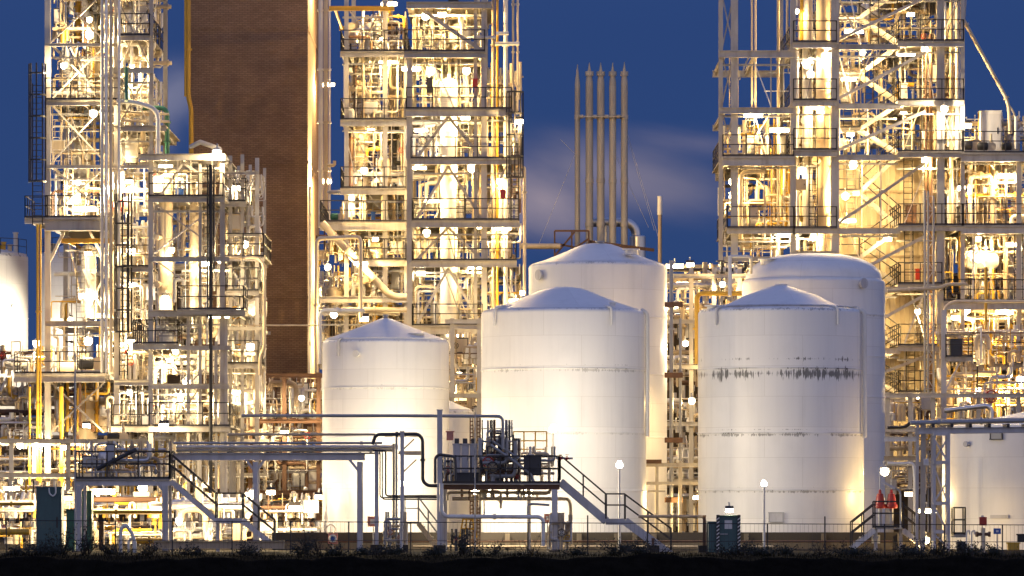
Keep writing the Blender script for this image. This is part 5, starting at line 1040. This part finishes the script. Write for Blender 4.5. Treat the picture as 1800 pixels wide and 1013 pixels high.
rw4 = thing('unit_building','tall narrow building darkened as shaded gaps behind the squat frame','building',Vector((P(262,0,250).x,254,0)))
MB().box(P(190,0,249).x,P(328,0,249).x,249,251.8,0,P(0,470,249).z).build('wall','dun',rw4); MB().box(P(190,0,249).x-.1,P(328,0,249).x+.1,248.9,251.9,P(0,470,249).z,P(0,470,249).z+.15).build('roof','tan',rw4)
for x0, x1, ph, pl in ((-30,66,'the near ground pipework by the frame edge',YP),(104,140,'the near ground pipework by the green lockers',TP),(142,286,'the near ground pipework under the railed platform',YP),(292,440,'the near ground pipework behind the two-flight stair',WP),(455,556,'the near ground pipework beside the smallest tank',TP)):
    cells('G', ph, x0, x1, (862,912,958), 197, 205, 22, pl)

# ================================================================== LAMPS
ZONES = {}
def LT(tower, phrase, landmark, lx, refs, d, pw, pts):
    for p in pts:
        px, py = p[0], p[1]; k = sum(1 for y in refs if y < py); z = (tower, k)
        ZONES[z] = ('%s, %s storey down' % (phrase, ORD[k]), landmark, lx)
        floodlight(px, py, (p[3] if len(p) > 3 else d), pw*(p[2] if len(p) > 2 else 1), z)
LT('A','on the caged-ladder tower','the chimney',437,(75,177,289,383,563,657), 233.2, 240, [(112,116,1.2,231.8),(232,117),(157,35),(157,62),(164,200,.8,231.6),(137,321),(205,326),(227,319),(133,350),(155,369),(155,445,1.1,232),(155,521),(184,556,.7),(155,600,1.3),(64,604,1.1),(230,440,.7),(230,500,.6),(230,600,.6),(228,690,.6)])
LT('B','on the squat frame','the chimney',437,(272,347,450,547,605,673), 213.0, 200, [(381,270,1,211.5),(291,294),(360,462),(387,457),(301,440),(291,522,1.3),(384,556,.6),(309,617),(328,673),(298,633),(317,700),(288,748,1,211)])
LT('B2','on the three-post frame','the chimney',437,(355,452,573), 216.6, 140, [(415,330),(430,430),(420,545),(440,610),(415,690)])
LT('L','low at the yellow-piped rack','the frame edge',0,(720,850), 230.5, 300, [(152,748),(35,783),(68,780),(115,786),(197,784),(181,866,1.5,195.4),(186,886,1,204),(120,875,.8,195.4),(251,858,.8,195.4),(275,895,.6,195.6),(315,916,.5,195.4),(20,860,.7,195.4)])
LT('R','at the rack under the pipe bridge','the chimney',437,(740,), 220.5, 330, [(445,868,.8,195.4),(476,865,.8,195.4),(518,893,.5,195.4),(560,873,.8,195.4),(435,871,.8,203),(340,840,.5),(500,760,.4),(460,690,.35),(530,700,.35)])
LT('C1','on the lean tower wing','the chimney',437,(92,212,332,390,458,545), 239, 240, [(684,8),(673,68,.6),(683,112,1.2),(652,228,1.1),(618,349),(640,300,.5),(660,420,.6),(620,446),(634,464,1.2,236.5),(587,553,1,228),(640,560,.8,230),(690,600,.6),(600,610,.5)])
floodlight(20,545,256,600,'post',col=(1,.86,.62),label='added floodlight brightening the cream tank at the frame edge'); floodlight(122,560,257.5,900,'post',col=(1,.86,.62),label='added floodlight brightening the cream tank behind the caged-ladder tower')  # both lamps are added to brighten the cream tanks
LT('CH','in the mostly added row beside the chimney','the frame top',0,(), 254, 2200, [(575,318,1.5),(576,-45,1.6,255),(576,150,.5,259),(576,470,.8,258),(574,600,.8,257)])  # all but the first are added to light the chimney's side face
LT('C2','on the railed vessel tower','the chimney',437,(92,193,280,388,459,573,640), 236, 240, [(797,8),(748,29),(777,25),(723,122,.8),(757,125),(820,125,1.2),(818,208,1.1),(737,296,.9),(829,296,1.1),(759,354,.8),(840,399,1.1),(884,402,.8),(837,471,1.1),(740,480,.6),(740,230,.7),(912,213,1.3,234),(906,529,.9,233),(918,515,.9,233),(880,320,.6),(750,410,.6),(807,660,1.1,232),(836,722,.8,230),(800,590,.5)])
LT('M','between the tank pairs','the drip-stained tank',1372,(500,650), 221, 220, [(1186,469,1.1,224),(1213,465,1.1,224),(1189,536,.8,214),(1205,604,1.1,214),(1216,705,1.2,208),(1225,874,1.6,205),(1260,640,.5),(1270,500,.6)])
LT('D1','in the hoist bay','the outer post',1267,(88,188,275,402,450), 236.6, 260, [(1324,204,1.1),(1288,320,1.0,237),(1288,345,.6,237),(1383,414),(1370,230,.5),(1340,470,.7)])
LT('D2','in the staircase tower column bay','the hoist bay',1330,(76,178,265,402,530), 237, 200, [(1423,106),(1453,96),(1439,190,1.2),(1430,417),(1400,20,.6),(1410,300,.6),(1440,560,.5)])
LT('D3','in the staircase bay','the hoist bay',1330,(-22,74,178,268,397,500,608), 236.9, 260, [(1501,56,1.2),(1601,25),(1626,88,1.1),(1592,96,.8),(1517,93,.8),(1492,140,1.3),(1495,236,1.3),(1588,199),(1626,282,1.3),(1486,345,1.4),(1489,389,.7),(1660,192,1,235.2),(1613,548,1.1),(1613,698,1.2),(1560,420,.5),(1500,290,.6),(1540,640,.8)])
LT('D4','in the frame-edge annex','the staircase',1560,(270,397,530,640), 237.4, 240, [(1769,310,1.4),(1720,420,.9),(1719,455,.8,236.5),(1766,550,1.1),(1699,545),(1679,558,.8),(1716,685,1,229),(1750,688,1,229),(1794,668,1,229),(1700,220,.6),(1780,430,.6),(1740,600,.6),(1690,330,.5)])
LT('R2','near the gantry','the staircase',1560,(780,), 206, 160, [(1597,868,1.0,199),(1630,899,.5,191.5),(1555,829,.8,205),(1628,950,.6,191)])
ZONES['post'] = ('x','x',0)
floodlight(835,862,191.8,180,'post',col=(1,.85,.58),label='lit floodlight under the valve platform, by the hopper'); floodlight(858,862,192,150,'post',col=(1,.85,.58),label='lit floodlight under the valve platform, behind the hopper'); floodlight(929,865,192,180,'post',col=(1,.85,.58),label='lit floodlight under the valve platform, far end')
floodlight(707,851,197.6,480,'post',post=0,size=.14,col=(1,.85,.58),label='bright lamp post close to the wall of the smallest tank')
floodlight(972,755,191.4,420,'post',post=0,size=.17,col=(1,.86,.62),label='bright lamp on a tall pole just behind the valve platform')
floodlight(1089,818,189.6,190,'post',post=0,size=.15,white=True,label='white globe lamp post in front of the middle tank')
floodlight(1343,851,189.6,110,'post',post=0,size=.13,white=True,label='white globe lamp post in front of the drip-stained tank')
floodlight(1282,897,183.6,40,'post',size=.16,white=True,label='white lamp on the lid of the striped green container')

# ================================================================== VERGE GRASS AND SCRUB
g = random.Random(9); m = MB()
for i in range(14000):
    x, y = g.uniform(-23,23), 172.9-g.random()**1.5*4.5; z = verge_z(x,y); h = g.uniform(.05,.2)*(2.2 if g.random()<.1 else 1); a = g.uniform(0,6.28); w_ = .009; b = len(m.v); lx, ly = g.uniform(-.08,.08), g.uniform(-.08,.08)
    m.v += [Vector((x-w_*math.cos(a),y-w_*math.sin(a),z-.01)),Vector((x+w_*math.cos(a),y+w_*math.sin(a),z-.01)),Vector((x+lx,y+ly,z+h))]; m.f.append((b,b+1,b+2))
o = m.build('grass','grass'); tag(o,'dark rough grass on the verge in front of the fence','grass',None,'stuff')
def shrub(label, px, d, h, wd, seed, leaves=260, group='scrub along the fence'):
    g = random.Random(seed); x = P(px,0,d).x; z = max(0, verge_z(x,d)); t = thing('shrub', label, 'shrub', Vector((x,d,z)), group); m = MB(); lf = MB()
    for i in range(14):
        a = g.uniform(0,6.28); p = Vector((x+g.uniform(-.15,.15)*wd,d+g.uniform(-.1,.1),z)); pts = [p]; dr = Vector((math.cos(a)*g.uniform(.2,.9)*wd/h,math.sin(a)*.4,1)).normalized(); L = h*g.uniform(.35,1.25)
        for k in range(4): dr = (dr+Vector((g.uniform(-.35,.35),g.uniform(-.3,.3),g.uniform(-.15,.2)))).normalized(); pts.append(pts[-1]+dr*L/4)
        m.tube(pts,[.02,.017,.013,.009,.005],5,bend=0)
        for k in range(leaves//14):
            s = g.uniform(.25,1); i0 = min(3,int(s*4)); q_ = pts[i0].lerp(pts[i0+1],s*4-i0)+Vector((g.gauss(0,.09),g.gauss(0,.09),g.gauss(0,.07))); u = Vector((g.gauss(0,1),g.gauss(0,1),g.gauss(0,1))).normalized()*g.uniform(.025,.06); v = u.orthogonal().normalized()*u.length*.6; b = len(lf.v)
            lf.v += [q_-u,q_+v,q_+u,q_-v]; lf.f.append((b,b+1,b+2,b+3))
    m.build('stems','bark',t); lf.build('foliage','leaf',t)
SH = [(70,176,.7,.9,'low dark bush at the foot of the teal cabinet'),(110,177,1.0,.8,'dark bush between teal cabinet and green locker'),(150,176.5,1.2,.7,'tall thin bush before the dark green cabinet'),(192,177,.5,.6,'small tuft of scrub beside the arched hose'),(430,176,.55,1.2,'wide low scrub under the pipe bridge leg'),(540,177,1.15,.5,'leafless tall scrub before the chimney foot rack'),(558,176.4,.9,.7,'leafy scrub next to the leafless tall one'),(640,176,.5,1.3,'low spreading scrub under the bridge end'),(690,176.6,.45,1.0,'flat scrub between bridge posts'),(815,177,.9,.5,'upright scrub below the yellow step frame'),(1130,178.6,.6,1.2,'rounded scrub at the long stair foot'),(1320,176,.6,1.5,'wide scrub beside the striped container'),(1385,176.5,.5,1.2,'dark low scrub below the drip-stained tank'),(1600,177,.8,1.3,'dark heap of scrub under the wall crossing'),(1650,176.5,.7,.9,'scrub before the lattice leg'),(1700,177,.5,.8,'thin weeds near the hydrant'),(1500,176.5,.45,1.3,'low weeds below the white emblem sign')]
for i in range(22):
    px = 20+i*83+random.Random(i).uniform(-25,25); near_ = min((11,107,203,303,408,511,613,722,826,928,1033,1138,1243,1349,1450,1555,1660,1762), key=lambda q_: abs(q_-px)); k = (11,107,203,303,408,511,613,722,826,928,1033,1138,1243,1349,1450,1555,1660,1762).index(near_)
    SH.append((px, 174.6+random.Random(i+50).uniform(-.8,1.2), random.Random(i+9).uniform(.3,.75), random.Random(i+5).uniform(.9,2.0), '%s by the %s fence post%s' % (['straggly dark scrub','matted low weeds','thin twiggy scrub'][i%3], ORD[k] if k < 16 else 'last but one', ', outer side' if i%2 else ', inner side')))
for i,(px,d,h,wd,lb) in enumerate(SH): shrub(lb,px,d,h,wd*1.5,300+i, 60 if ('leafless' in lb or 'twiggy' in lb) else 420)


# ================================================================== LAMPS (labels told apart by place in their row)
from collections import defaultdict
rows = defaultdict(list)
for L in LAMPS: rows[L['zone']].append(L)
for zone, ls in rows.items():
    phrase, landmark, lx = ZONES[zone]
    free = [L for L in ls if not L['label']]
    free.sort(key=lambda L: (abs(L['px']-lx), L['py']))
    for i, L in enumerate(free):
        k = ORD[i] if i < len(ORD) else '%dth' % (i+1)
        L['label'] = ('floodlight %s, %s from %s' % (phrase, k, landmark)) if len(free) > 1 else 'lit floodlight %s' % phrase
lg = random.Random(4)
for L in LAMPS:
    if L['post'] is None:
        L['shape'] = lg.choice([0,0,1,2,2]); L['size'] *= lg.uniform(.8,1.3); w_ = lg.random(); L['w'] *= lg.uniform(.75,1.35)
        T = L['zone'][0] if isinstance(L['zone'], tuple) else ''
        if not L['col']: L['col'] = (1,.80,.52) if w_ < .15 else ((1,.74,.38) if T in ('A','B','B2','R','L') else (1,.68,.27))
for L in LAMPS: make_lamp(L, L['label'], 'lamps lighting the plant')
bpy.context.view_layer.update()
